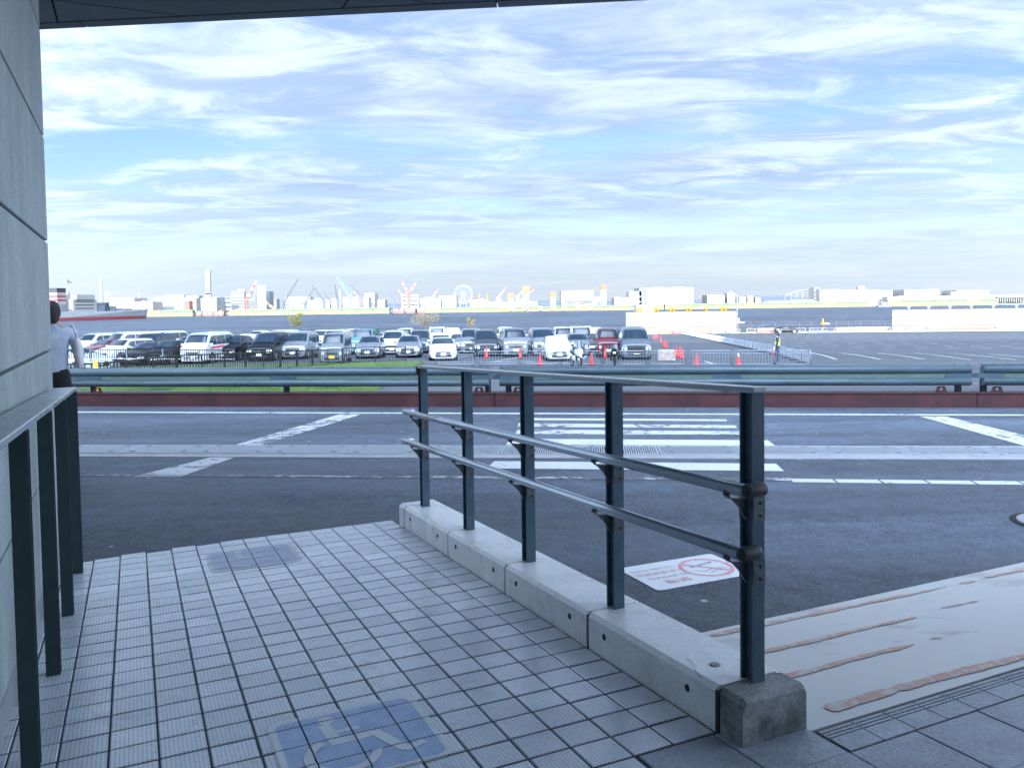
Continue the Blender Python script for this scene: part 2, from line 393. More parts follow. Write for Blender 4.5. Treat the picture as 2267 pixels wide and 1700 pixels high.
for i, (vis, area, c, r_, a0, a1, b0, b1) in enumerate(cells):
    jz = random.uniform(-0.0012, 0.0012)
    if i < 300:
        if -2 < c < 12:
            o = put('tile', full, None, walk, ((a0 + a1) / 2, -(b0 + b1) / 2, jz))
        else:
            o = slab(-(a1 - a0) / 2 + J / 2, (a1 - a0) / 2 - J / 2, -PB / 2 + JR / 2, PB / 2 - JR / 2, -0.012, 0.0).build('tile', M_TILE, walk)
            o.location = ((a0 + a1) / 2, -(b0 + b1) / 2, jz)
        o.rotation_euler = (random.gauss(0, 0.003), random.gauss(0, 0.003), 0)
    else:
        s_ = slab(a0 + J / 2, a1 - J / 2, -b1 + JR / 2, -b0 - JR / 2, -0.012, jz); rest.add(s_.v, s_.f)
tag(rest.build('tiles', M_TILE, walk), kind='stuff')

# ---- plaza with large rough tiles and a grooved nosing course
M_PLAZA = mat('rough_tile', (0.33, 0.36, 0.41), 0.5, var=0.16, scale=3, bump=0.005, bscale=80, rnd=0.14, speck=0.22, world=True)
plaza = tag(bpy.data.objects.new('plaza', None), kind='structure'); col.objects.link(plaza); plaza.matrix_world = FR
MB().prism([(a, -b_, -0.095) for a, b_ in ((1.987, 4.42), (2.69, 4.42), (2.69, 4.585), (20, 4.585), (20, 11), (1.987, 11))], (0, 0, 0.09)).build('mortar_bed', M_GROUT, plaza)
PT = 0.352
pt = slab(-PT / 2 + 0.0035, PT / 2 - 0.0035, -PT / 2 + 0.0035, PT / 2 - 0.0035, -0.02, 0.0, 0.003).mesh('paving_tile'); pt.materials.append(M_PLAZA)
n_ = 0
for i in range(0, 34):
    for k in range(0, 12):
        a = 1.99 + PT * (i + 0.5); b_ = 4.412 + 0.348 * (k + 0.5)
        if k == 0 and i >= 2: continue
        if i > 12 and k > 6: continue
        o = put('paving_tile', pt, None, plaza, (a, -b_, random.uniform(-0.001, 0.001))); o.rotation_euler = (random.gauss(0, 0.002), random.gauss(0, 0.002), 0)
# nosing: profile with three grooves near the edge, extruded across
prof = [(0.0, -0.02), (0.0, 0.0), (0.012, 0.0)]
for gk in range(3):
    y = 0.014 + gk * 0.021
    prof += [(y, 0.0), (y + 0.002, -0.005), (y + 0.008, -0.005), (y + 0.010, 0.0)]
prof += [(0.164, 0.0), (0.164, -0.02)]
ns = MB(); ns.prism([(-0.0855, -p[0], p[1]) for p in prof], (0.171, 0, 0)); nm = ns.mesh('nosing_tile'); nm.materials.append(M_PLAZA)
gb = MB()
for gk in range(3): gb.box((0, -(0.014 + gk * 0.021 + 0.005), -0.0035), (0.15, 0.0062, 0.002))
gm = gb.mesh('groove'); gm.materials.append(M_DARK)
for i in range(0, 60):
    o = put('nosing_tile', nm, None, plaza, (2.705 + 0.1772 * (i + 0.5), -4.589, 0.0))
    if i < 24: put('groove', gm, None, o)

# ---- white painted ramp from plaza down to the road
M_RAMP = paintmat('ramp_white_paint', (0.52, 0.52, 0.51), (0.38, 0.38, 0.375), 0.55, 5, (0.6, 1, 1), 0.36)
M_ORANGE = paintmat('ramp_orange_paint', (0.47, 0.30, 0.235), (0.52, 0.505, 0.49), 0.49, 26, (1, 1, 1), 0.6)
NA, FARB = 4.567, 3.24
def rampz(a, b_):
    t = (b_ - FARB) / (NA - FARB); far_ = ZR + 0.010; q = WK(a, NA)
    p = WK(a, b_); p.z = far_ + (q.z - far_) * t; return p
ramp = tag(bpy.data.objects.new('ramp', None), kind='structure'); col.objects.link(ramp)
rb = MB(); rr = []
for i in range(13):
    t = i / 12; b_ = NA + (FARB - NA) * t
    rr.append([rampz(2.66, b_), rampz(6, b_), rampz(14, b_)])
rb.loft(rr, False, False, False)
lo = len(rb.v); rb.add([rampz(2.66, NA), rampz(14, NA), rampz(14, NA) - Vector((0, 0, .2)), rampz(2.66, NA) - Vector((0, 0, .2))], [(0, 1, 2, 3)])
rb.add([rampz(2.66, FARB), rampz(14, FARB), rampz(14, FARB) - Vector((0, 0, .012)), rampz(2.66, FARB) - Vector((0, 0, .012))], [(0, 1, 2, 3)])
rb.build('painted_slope', M_RAMP, ramp)
def onramp(x, y):
    d = ray(x, y); t = 3.0
    for _ in range(50):
        p = EYE + d * t; a, b_ = ab(p); z = rampz(a, b_).z; t += ((z - EYE.z) / d.z - t) * 0.5
    return ab(EYE + d * t)
def strip(p, q, w0, w1, name='stripe', rough=0.006):
    (a0, b0), (a1, b1) = onramp(*p), onramp(*q); n = max(3, int(abs(a1 - a0) / 0.018)); top, bot = [], []; ph = [random.uniform(0, 6) for _ in range(6)]
    def jag(a, k): return .0045 * math.sin(a * 9 + ph[k]) + .003 * math.sin(a * 31 + ph[k + 1]) + .002 * math.sin(a * 83 + ph[k + 2]) + random.uniform(-.0022, .0022)
    for i in range(n + 1):
        t = i / n; a = a0 + (a1 - a0) * t; b_ = b0 + (b1 - b0) * t; w_ = w0 + (w1 - w0) * t
        e_ = min(1, 40 * t, 9 * (1 - t)) * 0.45 + 0.55
        top.append(rampz(a, b_ - w_ * e_ / 2 + jag(a, 0)) + Vector((0, 0, 0.004)))
        bot.append(rampz(a, b_ + w_ * e_ / 2 + jag(a, 3)) + Vector((0, 0, 0.004)))
    m_ = MB(); m_.loft([top, bot], False, False, False); m_.build(name, M_ORANGE, ramp)
strip((1575, 1407), (1790, 1362), 0.055, 0.05); strip((1790, 1362), (2095, 1299), 0.05, 0.025); strip((2125, 1292), (2160, 1286), 0.025, 0.02); strip((2180, 1279), (2267, 1262), 0.03, 0.04)
strip((1640, 1455), (2025, 1366), 0.055, 0.03); strip((2085, 1346), (2165, 1330), 0.03, 0.022)
strip((1700, 1508), (2022, 1426), 0.06, 0.03); strip((2056, 1414), (2086, 1411), 0.02, 0.012)
strip((1833, 1571), (1980, 1526), 0.085, 0.072); strip((1980, 1526), (2330, 1436), 0.072, 0.055); strip((2330, 1436), (2700, 1340), 0.055, 0.05)

# ---- kerb of concrete blocks
kerb = tag(bpy.data.objects.new('kerb', None), kind='structure'); col.objects.link(kerb)
M_KERB = mat('kerb_concrete', (0.66, 0.67, 0.67), 0.30, var=0.22, scale=2.6, bump=0.0022, bscale=70, color2=(0.79, 0.80, 0.80), rnd=0.08, speck=0.14)
M_KERBD = mat('kerb_concrete_dark', (0.075, 0.08, 0.075), 0.6, bump=0.003, bscale=70, color2=(0.30, 0.31, 0.31), scale=5, speck=0.3)  # darker concrete for the near end block
KW, KH, CH = 0.325, 0.182, 0.020
def kerb_block(b0, b1, m_, holes=(), endch=False):
    def ring(b_, inset=0.0, hh=KH):
        a0 = 2.338 + 0.0055 * b_ + inset; a1 = a0 + KW - 2 * inset
        pr = [(a0, -0.08), (a0, hh - CH), (a0 + CH, hh), (a1 - CH * 0.7, hh), (a1, hh - CH * 0.7), (a1, -0.22)]
        return [WK(a, b_, h) for a, h in pr]
    k = MB()
    rs = [ring(b0, 0.012), ring(b0 + 0.008), ring(b1 - 0.008), ring(b1, 0.012)]
    if endch: rs = [ring(b0, 0.012), ring(b0 + 0.008), ring(b1 - CH), ring(b1, 0.004, KH - CH * 0.9)]
    k.loft(rs, True, True, False)
    o = k.build('kerb_block', m_, kerb)
    for hb in holes:
        c = WK(2.338 + 0.0055 * hb, hb, 0.105)
        h_ = MB().disc(c, 0.016, (U2.x, U2.y, 0), 0.004, 12).build('lifting_hole', M_DARK, o)  # flat disc painted dark as the shade inside a hole
    return o
kerb_block(0.205, 0.345, M_KERB)
edges = [0.352, 1.389, 2.386, 3.392, 4.404]
for i in range(4): kerb_block(edges[i] + 0.004, edges[i + 1] - 0.006, M_KERB, (edges[i] + 0.16, edges[i] + 0.82))
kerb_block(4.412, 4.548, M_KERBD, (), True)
dk = MB()
for e_ in edges: dk.hexa([WK(2.36, e_ - 0.01, -0.05), WK(2.64, e_ - 0.01, -0.05), WK(2.64, e_ + 0.012, -0.05), WK(2.36, e_ + 0.012, -0.05), WK(2.36, e_ - 0.01, 0.165), WK(2.64, e_ - 0.01, 0.165), WK(2.64, e_ + 0.012, 0.165), WK(2.36, e_ + 0.012, 0.165)])
dk.build('joint_filler', M_DARK, kerb)
# small things lying on the kerb
M_RUST = mat('rust_spot', (0.10, 0.09, 0.09), 0.7)
p = onwalk(1583, 1471, KH); tag(MB().lathe([(0.024, 0.0), (0.024, 0.003), (0.016, 0.004)], p, 14).build('anchor_plate', mat('stained_cement', (0.26, 0.26, 0.27), 0.6, var=0.3, scale=30)), 'round grey anchor plug set in the top of the kerb near the last post', 'anchor plug')
q0, q1 = onwalk(1521, 1456, KH + .002), onwalk(1551, 1500, KH + .002)
tag(MB().tube([q0, q0 + (q1 - q0) * 0.3 + Vector((0.006, 0, 0.008)), q0 + (q1 - q0) * 0.7 + Vector((-0.004, 0, 0.006)), q1], 0.0012, 5).build('twig', mat('twig_dark', (0.07, 0.07, 0.08), 0.7)), 'thin dark twig lying on the pale kerb top', 'twig')

# ---- road markings
def mark(name, pts, m_=M_PAINT, dz=0.004, parent=None):
    P_ = [onz(x, y, ZR + dz) for x, y in pts]
    return MB().poly(P_).build(name, m_, parent or road)
def mark_w(name, pts, m_=M_PAINT, dz=0.004): return MB().poly([Vector((x, y, ZR + dz)) for x, y in pts]).build(name, m_, road)
# kerb-side edge line in front of the steel beam
mb = MB()
for k in range(60):
    e0, e1 = -60 + 2 * k, -58 + 2 * k
    f = lambda e: 14.03 - 0.006 * e
    mb.add([RD(e0, f(e0), ZR + .004), RD(e1, f(e1), ZR + .004), RD(e1, f(e1) + .15, ZR + .004), RD(e0, f(e0) + .15, ZR + .004)], [(0, 1, 2, 3)])
mb.build('edge_line', M_PAINT, road)
for pts, m_ in (([(1182, 925.5), (1607, 928), (1610, 932), (1180, 929.8)], M_PAINT), ([(1148, 936.5), (1628, 941.5), (1632, 947.5), (1146, 944.5)], M_PAINTW),
                ([(1146, 950.5), (1658, 954.8), (1664, 962), (1140, 960.5)], M_PAINTW), ([(1128, 971), (1700, 974.5), (1716, 986), (1120, 984.5)], M_PAINT),
                ([(1094, 1020.5), (1718, 1026), (1736, 1042.5), (1078, 1036.5)], M_PAINT)):
    mark('crossing_stripe', pts, m_)
mark('lane_line', [(160, 1050), (900, 1053), (1750, 1058), (1750, 1064), (900, 1057), (160, 1053)], M_PAINTX)
for k in range(9):   # long white line on the right is laid in short lengths with hairline gaps
    t0, t1 = k / 9, (k + 1) / 9 - 0.006
    A_, B_ = onz(1752, 1063, ZR + .004), onz(2700, 1074, ZR + .004); d = B_ - A_; n = Vector((-d.y, d.x, 0)).normalized() * 0.085
    MB().poly([A_ + d * t0 - n, A_ + d * t1 - n, A_ + d * t1 + n, A_ + d * t0 + n]).build('lane_line', M_PAINT, road)
mark('diagonal_line', [(294, 1055), (400, 1055), (545, 1003), (504, 1003)], M_PAINTW)
mark('diagonal_line', [(512, 987), (575, 987), (800, 917), (752, 917)], M_PAINTW)
mark('diagonal_line', [(2036, 921.5), (2092, 921.5), (2330, 978), (2330, 1004)], M_PAINTW)

# ---- drainage channel with steel grates across the road
L0, L1 = Vector((-6.1, 11.42)), Vector((6.41, 10.28)); dd = (L1 - L0).normalized(); nn = Vector((dd.y, -dd.x))
def DR(t, k, z): q = L0 + dd * t + nn * k; return Vector((q.x, q.y, ZR + z))
chan = tag(bpy.data.objects.new('drain_channel', None), kind='structure'); col.objects.link(chan)
M_STEEL = mat('galvanised_steel', (0.36, 0.38, 0.40), 0.42, metal=0.55, var=0.12, scale=14)
M_GRATE = mat('galvanised_grate', (0.40, 0.43, 0.47), 0.45, metal=0.35, var=0.1, scale=14)
MB().add([DR(-14, 0, .004), DR(27, 0, .004), DR(27, .60, .004), DR(-14, .60, .004)], [(0, 1, 2, 3)]).build('channel_shade_sheet', M_DARK, chan)  # flat sheet on the road, painted dark as the shade below the grates
MB().hexa([DR(-14, .60, -.05), DR(27, .60, -.05), DR(27, .82, -.05), DR(-14, .82, -.05), DR(-14, .60, .010), DR(27, .60, .010), DR(27, .82, .010), DR(-14, .82, .010)]).build('concrete_edge', M_CONCL, chan)
MB().hexa([DR(-14, -.07, -.05), DR(27, -.07, -.05), DR(27, .0, -.05), DR(-14, .0, -.05), DR(-14, -.07, .010), DR(27, -.07, .010), DR(27, .0, .010), DR(-14, .0, .010)]).build('concrete_edge', M_CONCL, chan)
gt = MB(); GL = 0.985
for k in range(34): gt.box((0.02 + k * (GL - 0.04) / 33, -0.30, 0.012), (0.0135, 0.54, 0.016))
gt.box((GL / 2, -0.02, 0.0125), (GL, 0.03, 0.017)); gt.box((GL / 2, -0.58, 0.0125), (GL, 0.03, 0.017))
gt.box((0.006, -0.30, 0.0125), (0.012, 0.53, 0.017)); gt.box((GL - 0.006, -0.30, 0.0125), (0.012, 0.53, 0.017))
for hx in (0.14, 0.84):
    for hy in (-0.09, -0.51): gt.box((hx, hy, 0.0215), (0.10, 0.035, 0.004))
gmesh = gt.mesh('grate'); gmesh.materials.append(M_GRATE)
hb = MB()
for hx in (0.14, 0.84):
    for hy in (-0.09, -0.51): hb.box((hx, hy, 0.0245), (0.07, 0.018, 0.003))
hmesh = hb.mesh('grip_slot'); hmesh.materials.append(M_DARK)
rz_ = math.atan2(dd.y, dd.x)
for k in range(-14, 27):
    o = put('grate', gmesh, None, chan, DR(k * 1.0, 0, 0.0), rz_)
    if -1 <= k < 14: put('grip_slot', hmesh, None, o)

# round manhole at the right edge of the frame
p = onz(2346, 1158, ZR)
mh = thing('manhole_cover', 'round pale metal manhole cover in the asphalt at the right edge of the view', 'manhole cover', p)
MB().lathe([(0.36, 0.0), (0.36, 0.006), (0.32, 0.007)], (0, 0, 0), 32).build('ring', M_DARK, mh)
MB().lathe([(0.31, 0.006), (0.31, 0.012), (0.30, 0.013)], (0, 0, 0), 32).build('lid', M_CONCL, mh)

# sidewalk strip beyond the wall on the left
sd_ = MB(); A = [WK(-0.6, -0.25), WK(-16, -0.25), WK(-16, -5.2), WK(-1.9, -5.0)]
sd_.prism([(q.x, q.y, ZR - 0.05) for q in A], (0, 0, 0.20)); tag(sd_.build('sidewalk', M_CONC), kind='structure')
# ================================================================== BUILDING (wall, canopy, block behind)
bld = thing('building', 'concrete building with panelled wall on the left and dark canopy overhead', 'building', WK(-0.24, 0, 0))
bld.location = (0, 0, 0)
def wallbox(a0, a1, b0, b1, z0, z1):
    P_ = []
    for z in (z0, z1):
        for a, b_ in ((a0, b1), (a1, b1), (a1, b0), (a0, b0)):
            q = WK(a, b_); P_.append(Vector((q.x, q.y, z)))
    return P_
core = MB().hexa(wallbox(-30, -0.275, -0.035, 13.0, -0.6, 4.9)); core.build('wall_core', mat('joint_sealant', (0.10, 0.105, 0.11), 0.8), bld)
zc = WK(-0.24, -0.07).z
zj = [-0.6, zc + 0.0, zc + 0.7907, zc + 1.5935, zc + 2.3946, zc + 3.1674, zc + 3.9519, zc + 4.75]
for k in range(len(zj) - 1):
    z0, z1 = zj[k] + 0.009, zj[k + 1] - 0.009
    for i in range(4):
        b0, b1 = -0.07 + i * 3.3, -0.07 + (i + 1) * 3.3 - 0.016
        bevel(MB().hexa(wallbox(-0.40, -0.238, b0, b1, z0, z1)).build('wall_panel', M_CONCW, bld), 0.008, 2)
    for i in range(5):
        a1 = -0.415 - i * 3.3; a0 = a1 - 3.284
        bevel(MB().hexa(wallbox(a0, a1, -0.07, 0.10, z0, z1)).build('wall_panel', M_CONCW, bld), 0.008, 2)
pl = MB()
P0 = [WK(-0.30, 11, -.1), WK(-0.222, 11, -.1), WK(-0.222, -0.085, -.1), WK(-0.30, -0.085, -.1), WK(-0.30, 11, .105), WK(-0.236, 11, .105), WK(-0.236, -0.085, .105), WK(-0.30, -0.085, .105)]
P0[5] = WK(-0.235, 11, .105); P0[6] = WK(-0.235, -0.085, .105); P0[1] = WK(-0.208, 11, -.1); P0[2] = WK(-0.208, -0.085, -.1)
pl.hexa(P0); pl.build('plinth', M_CONCL, bld)

# canopy: panels clipped to the edge that runs along the road
ZC = 1.6 + 2.75
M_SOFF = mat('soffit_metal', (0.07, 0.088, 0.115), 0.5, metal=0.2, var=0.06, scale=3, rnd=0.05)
EL0, EL1 = Vector((-4.6, 8.18)), Vector((1.28, 7.62)); ed = (EL1 - EL0).normalized(); en = Vector((ed.y, -ed.x))  # en points to the building
def clip(poly, p0, n):   # keep the side n points to
    out = []
    for i in range(len(poly)):
        a, b_ = poly[i], poly[(i + 1) % len(poly)]
        da, db = (a - p0).dot(n), (b_ - p0).dot(n)
        if da >= 0: out.append(a)
        if (da >= 0) != (db >= 0): out.append(a + (b_ - a) * (da / (da - db)))
    return out
def W2(a, b_): return O2 + U2 * a + V2 * b_
p0 = EL0 + en * 0.165
CX0 = EL1 + ed * 0.14  # unseen right end of the canopy, set here to let sky light in
for i in range(-6, 16):
    for k in range(-6, 14):
        a0 = -0.242 + 2.4 * i; b0 = -1.44 - 1.2 + 1.2 * k
        q = [W2(a0 + .008, b0 + .008), W2(a0 + 2.392, b0 + .008), W2(a0 + 2.392, b0 + 1.192), W2(a0 + .008, b0 + 1.192)]
        q = clip(q, p0, en)
        if len(q) > 2: q = clip(q, CX0, -ed)
        if len(q) > 2: q = clip(q, EL0 + en * 12.6, -en)
        if len(q) < 3: continue
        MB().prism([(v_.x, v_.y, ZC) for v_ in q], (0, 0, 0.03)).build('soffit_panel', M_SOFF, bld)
back = clip(clip([EL0 + ed * -30 + en * .01, EL0 + ed * 20 + en * .01, EL0 + ed * 20 + en * 12.9, EL0 + ed * -30 + en * 12.9], CX0, -ed), Vector((-60, 0)), Vector((1, 0)))
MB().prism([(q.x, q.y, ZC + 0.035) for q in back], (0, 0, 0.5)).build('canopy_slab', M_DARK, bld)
for k in range(-6, 3):
    a_ = EL0 + ed * (k * 4.0 + 0.24 - 4.0 + 0.3); b_ = a_ + ed * 3.985
    q = clip([a_, b_, b_ + en * 0.155, a_ + en * 0.155], CX0, -ed)
    if len(q) < 3: continue
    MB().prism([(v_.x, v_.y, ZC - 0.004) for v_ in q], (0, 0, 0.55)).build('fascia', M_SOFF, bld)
# tall block behind the viewer, whose shadow covers road and near car park
M_FAC = mat('facade_concrete', (0.36, 0.37, 0.38), 0.7, var=0.1, scale=0.5)
BH = 21.2
rp = [CX0 + en * 5.3 + ed * .02, CX0 + en * 5.3 + ed * 11, CX0 + en * 12.9 + ed * 11, CX0 + en * 12.9 + ed * .02]
MB().prism([(q.x, q.y, ZC + 0.02) for q in rp], (0, 0, 0.5)).build('shade_slab', M_SOFF, bld)  # unseen slab added to shade the plaza, last post and kerb end
b0_ = EL0 + ed * -30 + en * 12.6; b1_x = CX0 + en * 12.6 + ed * 11
MB().prism([(q.x, q.y, -0.3) for q in (b0_, b1_x, b1_x + en * .3, b0_ + en * .3)], (0, 0, ZC + .25)).build('back_shade_wall', M_CONCW, bld)  # unseen wall added to keep light out from behind the viewer
bk = MB(); bk.hexa([RD(-190, -70, -1), RD(190, -70, -1), RD(190, -30, -1), RD(-190, -30, -1), RD(-190, -70, BH), RD(190, -70, BH), RD(190, -30, BH), RD(-190, -30, BH)])
bk.build('main_block', M_FAC, bld)
M_WIN = mat('window_glass', (0.03, 0.035, 0.045), 0.08)
for fl in range(4):
    z = 3.0 + fl * 4.1
    MB().hexa([RD(-186, -30.02, z), RD(186, -30.02, z), RD(186, -29.96, z), RD(-186, -29.96, z), RD(-186, -30.02, z + 1.9), RD(186, -30.02, z + 1.9), RD(186, -29.96, z + 1.9), RD(-186, -29.96, z + 1.9)]).build('window_band', M_WIN, bld)

# ================================================================== RAILINGS
M_GREEN = mat('painted_steel_green', (0.058, 0.095, 0.130), 0.38, metal=0.0, var=0.12, scale=9, bump=0.0006, bscale=160, speck=0.14)
M_CAPB = mat('flat_bar_top', (0.36, 0.40, 0.43), 0.26, metal=0.3, var=0.06, scale=1.5)
M_TUBE = mat('steel_tube', (0.40, 0.45, 0.51), 0.24, metal=0.55, spec=0.6)
M_BRKT = mat('bracket_steel', (0.10, 0.11, 0.12), 0.45, metal=0.5, var=0.2, scale=25)
M_BROWN = mat('end_cap_plastic', (0.030, 0.029, 0.034), 0.5)
M_BOLT = mat('bolt_black', (0.01, 0.01, 0.01), 0.5)
M_RSTY = mat('rusty_steel', (0.05, 0.028, 0.02), 0.85, color2=(0.19, 0.09, 0.05), scale=40)
rail = thing('railing', 'green steel railing with two round handrails standing on the kerb', 'railing', WK(2.5, 4.41, KH))
RL = rail.matrix_world.copy(); rail_loc = Vector(rail.location)
def local(v_, base): return Vector(v_) - base
u3 = Vector((U2.x, U2.y, 0)); v3 = Vector((V2.x, V2.y, 0))
posts = [0.426, 1.402, 2.390, 3.394, 4.413]
PHT = 1.165
def ra(b_): return 2.497 + 0.0075 * b_
def hpost(mb, base, top, d, wdt):   # two flanges joined by a recessed web; flanges face along the rail
    ax = v3.normalized(); cr = u3.normalized(); c = Vector(base)
    hgt = top - c.z
    def bx(off_v, off_u, dv, du):
        P_ = []
        for z in (0, hgt):
            for sv, su in ((-1, -1), (1, -1), (1, 1), (-1, 1)):
                P_.append(c + ax * (off_v + sv * dv / 2) + cr * (off_u + su * du / 2) + Vector((0, 0, z)))
        mb.hexa(P_)
    bx(d / 2 - 0.004, 0, 0.008, wdt); bx(-d / 2 + 0.004, 0, 0.008, wdt); bx(0, 0.006, d - 0.018, wdt - 0.03)
    bx(0.030, 0, 0.008, wdt - 0.004); bx(-0.030, 0, 0.008, wdt - 0.004)
def topz(b_): return WK(ra(b_), b_, KH).z + PHT
for b_ in posts:
    q = WK(ra(b_), b_, KH - 0.004); mb = MB(); hpost(mb, q - rail_loc, topz(b_) - 0.014 - rail_loc.z, 0.075, 0.060)
    mb.build('post', M_GREEN, rail)
A_, B_ = WK(ra(0.38), 0.372, KH), WK(ra(4.46), 4.458, KH)
A_.z = topz(0.372); B_.z = topz(4.458)
o = MB().bar(A_ - rail_loc, B_ - rail_loc, 0.068, 0.024).build('top_bar', M_CAPB, rail); bevel(o, 0.004)
q = WK(ra(0.372), 0.368, KH); q.z = topz(0.372)
MB().box(q - rail_loc + Vector((0, 0, -0.028)), (0.075, 0.02, 0.062), math.atan2(U2.y, U2.x)).build('rusty_end', M_RSTY, rail)
TA, TR = 2.416, 0.0250
for hname, h0, ba, bb in (('handrail', 0.960, 0.17, 4.50), ('handrail', 0.708, 0.14, 4.47)):
    pts = []
    e0 = WK(TA, ba, h0); e1 = WK(TA + 0.01, bb, h0 + 0.008)
    pts = [e0 + (e1 - e0) * t for t in (0, 0.25, 0.5, 0.75, 1)]
    tb = MB().tube([k - rail_loc for k in pts], TR, 16); hr = tb.build(hname, M_TUBE, rail)
    # return ends that turn back to the post
    for (e, s_) in ((e0, -1), (e1, 1)):
        c = e - rail_loc; ax = v3 * s_
        c0 = c + ax * 0.004
        mb = MB(); rr2 = TR + 0.0035
        prf = [(-.021, .25), (-.017, .62), (-.008, .90), (.004, 1), (.070, 1), (.080, .94), (.086, .78), (.088, .5)]
        mb.loft([[c0 + u3 * q_ + v3 * (rr2 * f_ * math.cos(2 * PI * k / 16)) + Vector((0, 0, rr2 * f_ * math.sin(2 * PI * k / 16))) for k in range(16)] for q_, f_ in prf], True, True, True)
        mb.build('end_cap', M_BROWN if s_ > 0 else M_TUBE, hr)
    for b_ in posts:
        t = (b_ - ba) / (bb - ba); c = e0 + (e1 - e0) * t
        pa = ra(b_); q = WK(pa, b_, 0); base = c - rail_loc
        pf = Vector((WK(pa - 0.031, b_).x, WK(pa - 0.031, b_).y, c.z)) - rail_loc
        br = MB()
        # gusset plate running from post face out under the tube, with the looped saddle
        tt = v3 * 0.006
        tri = [pf + Vector((0, 0, -0.044)), pf + Vector((0, 0, -0.138)), pf - u3 * 0.014 + Vector((0, 0, -0.118)), pf - u3 * 0.034 + Vector((0, 0, -0.084)), pf - u3 * 0.062 + Vector((0, 0, -0.056)), pf - u3 * 0.074 + Vector((0, 0, -0.044))]
        br.prism([k - tt for k in tri], tt * 2)
        loop = [pf + Vector((0, 0, -0.046)), pf - u3 * 0.030 + Vector((0, 0, -0.047)), base - u3 * 0.012 + Vector((0, 0, -0.040)), base - u3 * 0.022 + Vector((0, 0, -0.028)), base - u3 * 0.022 + Vector((0, 0, -0.012))]
        for i in range(len(loop) - 1): br.bar(loop[i], loop[i + 1], 0.028, 0.005)
        # wrap plate on the post
        wp = Vector((q.x, q.y, c.z - 0.090)) - rail_loc
        Mx = Matrix((u3.normalized(), v3.normalized(), Vector((0, 0, 1)))).transposed()
        br.box(wp + v3 * 0.0405, (0.058, 0.004, 0.092), M=Mx)
        br.box(wp - v3 * 0.0405, (0.058, 0.004, 0.092), M=Mx)
        brk = br.build('bracket', M_BRKT, rail)
        for dz in (-0.026, 0.024): MB().disc(wp + v3 * 0.044 + u3 * 0.006 + Vector((0, 0, dz)), 0.0065, v3, 0.006, 10).build('bolt', M_BOLT, brk)


railL = thing('railing', 'dark green flat bar railing with wide top along the concrete wall', 'railing', WK(-0.09, 3.39))
rl = Vector(railL.location)
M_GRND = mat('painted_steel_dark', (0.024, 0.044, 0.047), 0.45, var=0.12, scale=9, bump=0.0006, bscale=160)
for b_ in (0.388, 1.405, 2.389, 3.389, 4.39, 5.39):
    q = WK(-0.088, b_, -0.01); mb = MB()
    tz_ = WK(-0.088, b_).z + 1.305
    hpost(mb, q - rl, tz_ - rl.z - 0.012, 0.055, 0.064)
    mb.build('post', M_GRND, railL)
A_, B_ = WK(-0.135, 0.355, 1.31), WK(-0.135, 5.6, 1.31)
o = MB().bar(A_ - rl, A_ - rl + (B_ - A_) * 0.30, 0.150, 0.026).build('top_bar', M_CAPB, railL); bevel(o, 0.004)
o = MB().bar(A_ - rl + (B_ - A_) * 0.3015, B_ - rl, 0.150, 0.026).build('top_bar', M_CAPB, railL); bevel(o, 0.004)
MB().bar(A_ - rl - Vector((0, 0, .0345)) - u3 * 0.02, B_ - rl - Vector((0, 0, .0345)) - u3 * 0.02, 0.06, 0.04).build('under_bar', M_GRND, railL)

# ================================================================== FLOOR MARKS (clipped to the tiles so that the joints stay open)
def tri_clip_tiles(mb, polys, h):
    for poly in polys:
        P2 = [Vector(p) for p in poly]
        c0 = int(math.floor(min(p.x for p in P2) / PA)); c1 = int(math.floor(max(p.x for p in P2) / PA))
        r0 = int(math.floor(min(p.y for p in P2) / PB)); r1 = int(math.floor(max(p.y for p in P2) / PB))
        for c in range(c0, c1 + 1):
            for r_ in range(r0, r1 + 1):
                q = P2
                q = clip(q, Vector((c * PA + .0035, 0)), Vector((1, 0)));
                if len(q) > 2: q = clip(q, Vector(((c + 1) * PA - .0035, 0)), Vector((-1, 0)))
                if len(q) > 2: q = clip(q, Vector((0, r_ * PB + .0035)), Vector((0, 1)))
                if len(q) > 2: q = clip(q, Vector((0, (r_ + 1) * PB - .0035)), Vector((0, -1)))
                if len(q) > 2: mb.poly([(k.x, -k.y, h) for k in q])
def rrect(x0, x1, y0, y1, r_, n=6):
    out = []
    for cx, cy, a0 in ((x1 - r_, y0 + r_, -90), (x1 - r_, y1 - r_, 0), (x0 + r_, y1 - r_, 90), (x0 + r_, y0 + r_, 180)):
        for i in range(n + 1): a = R(a0 + 90 * i / n); out.append((cx + r_ * math.cos(a), cy + r_ * math.sin(a)))
    return out
def fan(pts):
    c = (sum(p[0] for p in pts) / len(pts), sum(p[1] for p in pts) / len(pts))
    return [(c, pts[i], pts[(i + 1) % len(pts)]) for i in range(len(pts))]
def ringq(p1, p2): return [(p1[i], p1[(i + 1) % len(p1)], p2[(i + 1) % len(p2)], p2[i]) for i in range(len(p1))]
def arc(cx, cy, r0, r1, a0, a1, n=18):
    out = []
    for i in range(n):
        t0, t1 = R(a0 + (a1 - a0) * i / n), R(a0 + (a1 - a0) * (i + 1) / n)
        out.append([(cx + r0 * math.cos(t0), cy + r0 * math.sin(t0)), (cx + r1 * math.cos(t0), cy + r1 * math.sin(t0)), (cx + r1 * math.cos(t1), cy + r1 * math.sin(t1)), (cx + r0 * math.cos(t1), cy + r0 * math.sin(t1))])
    return out
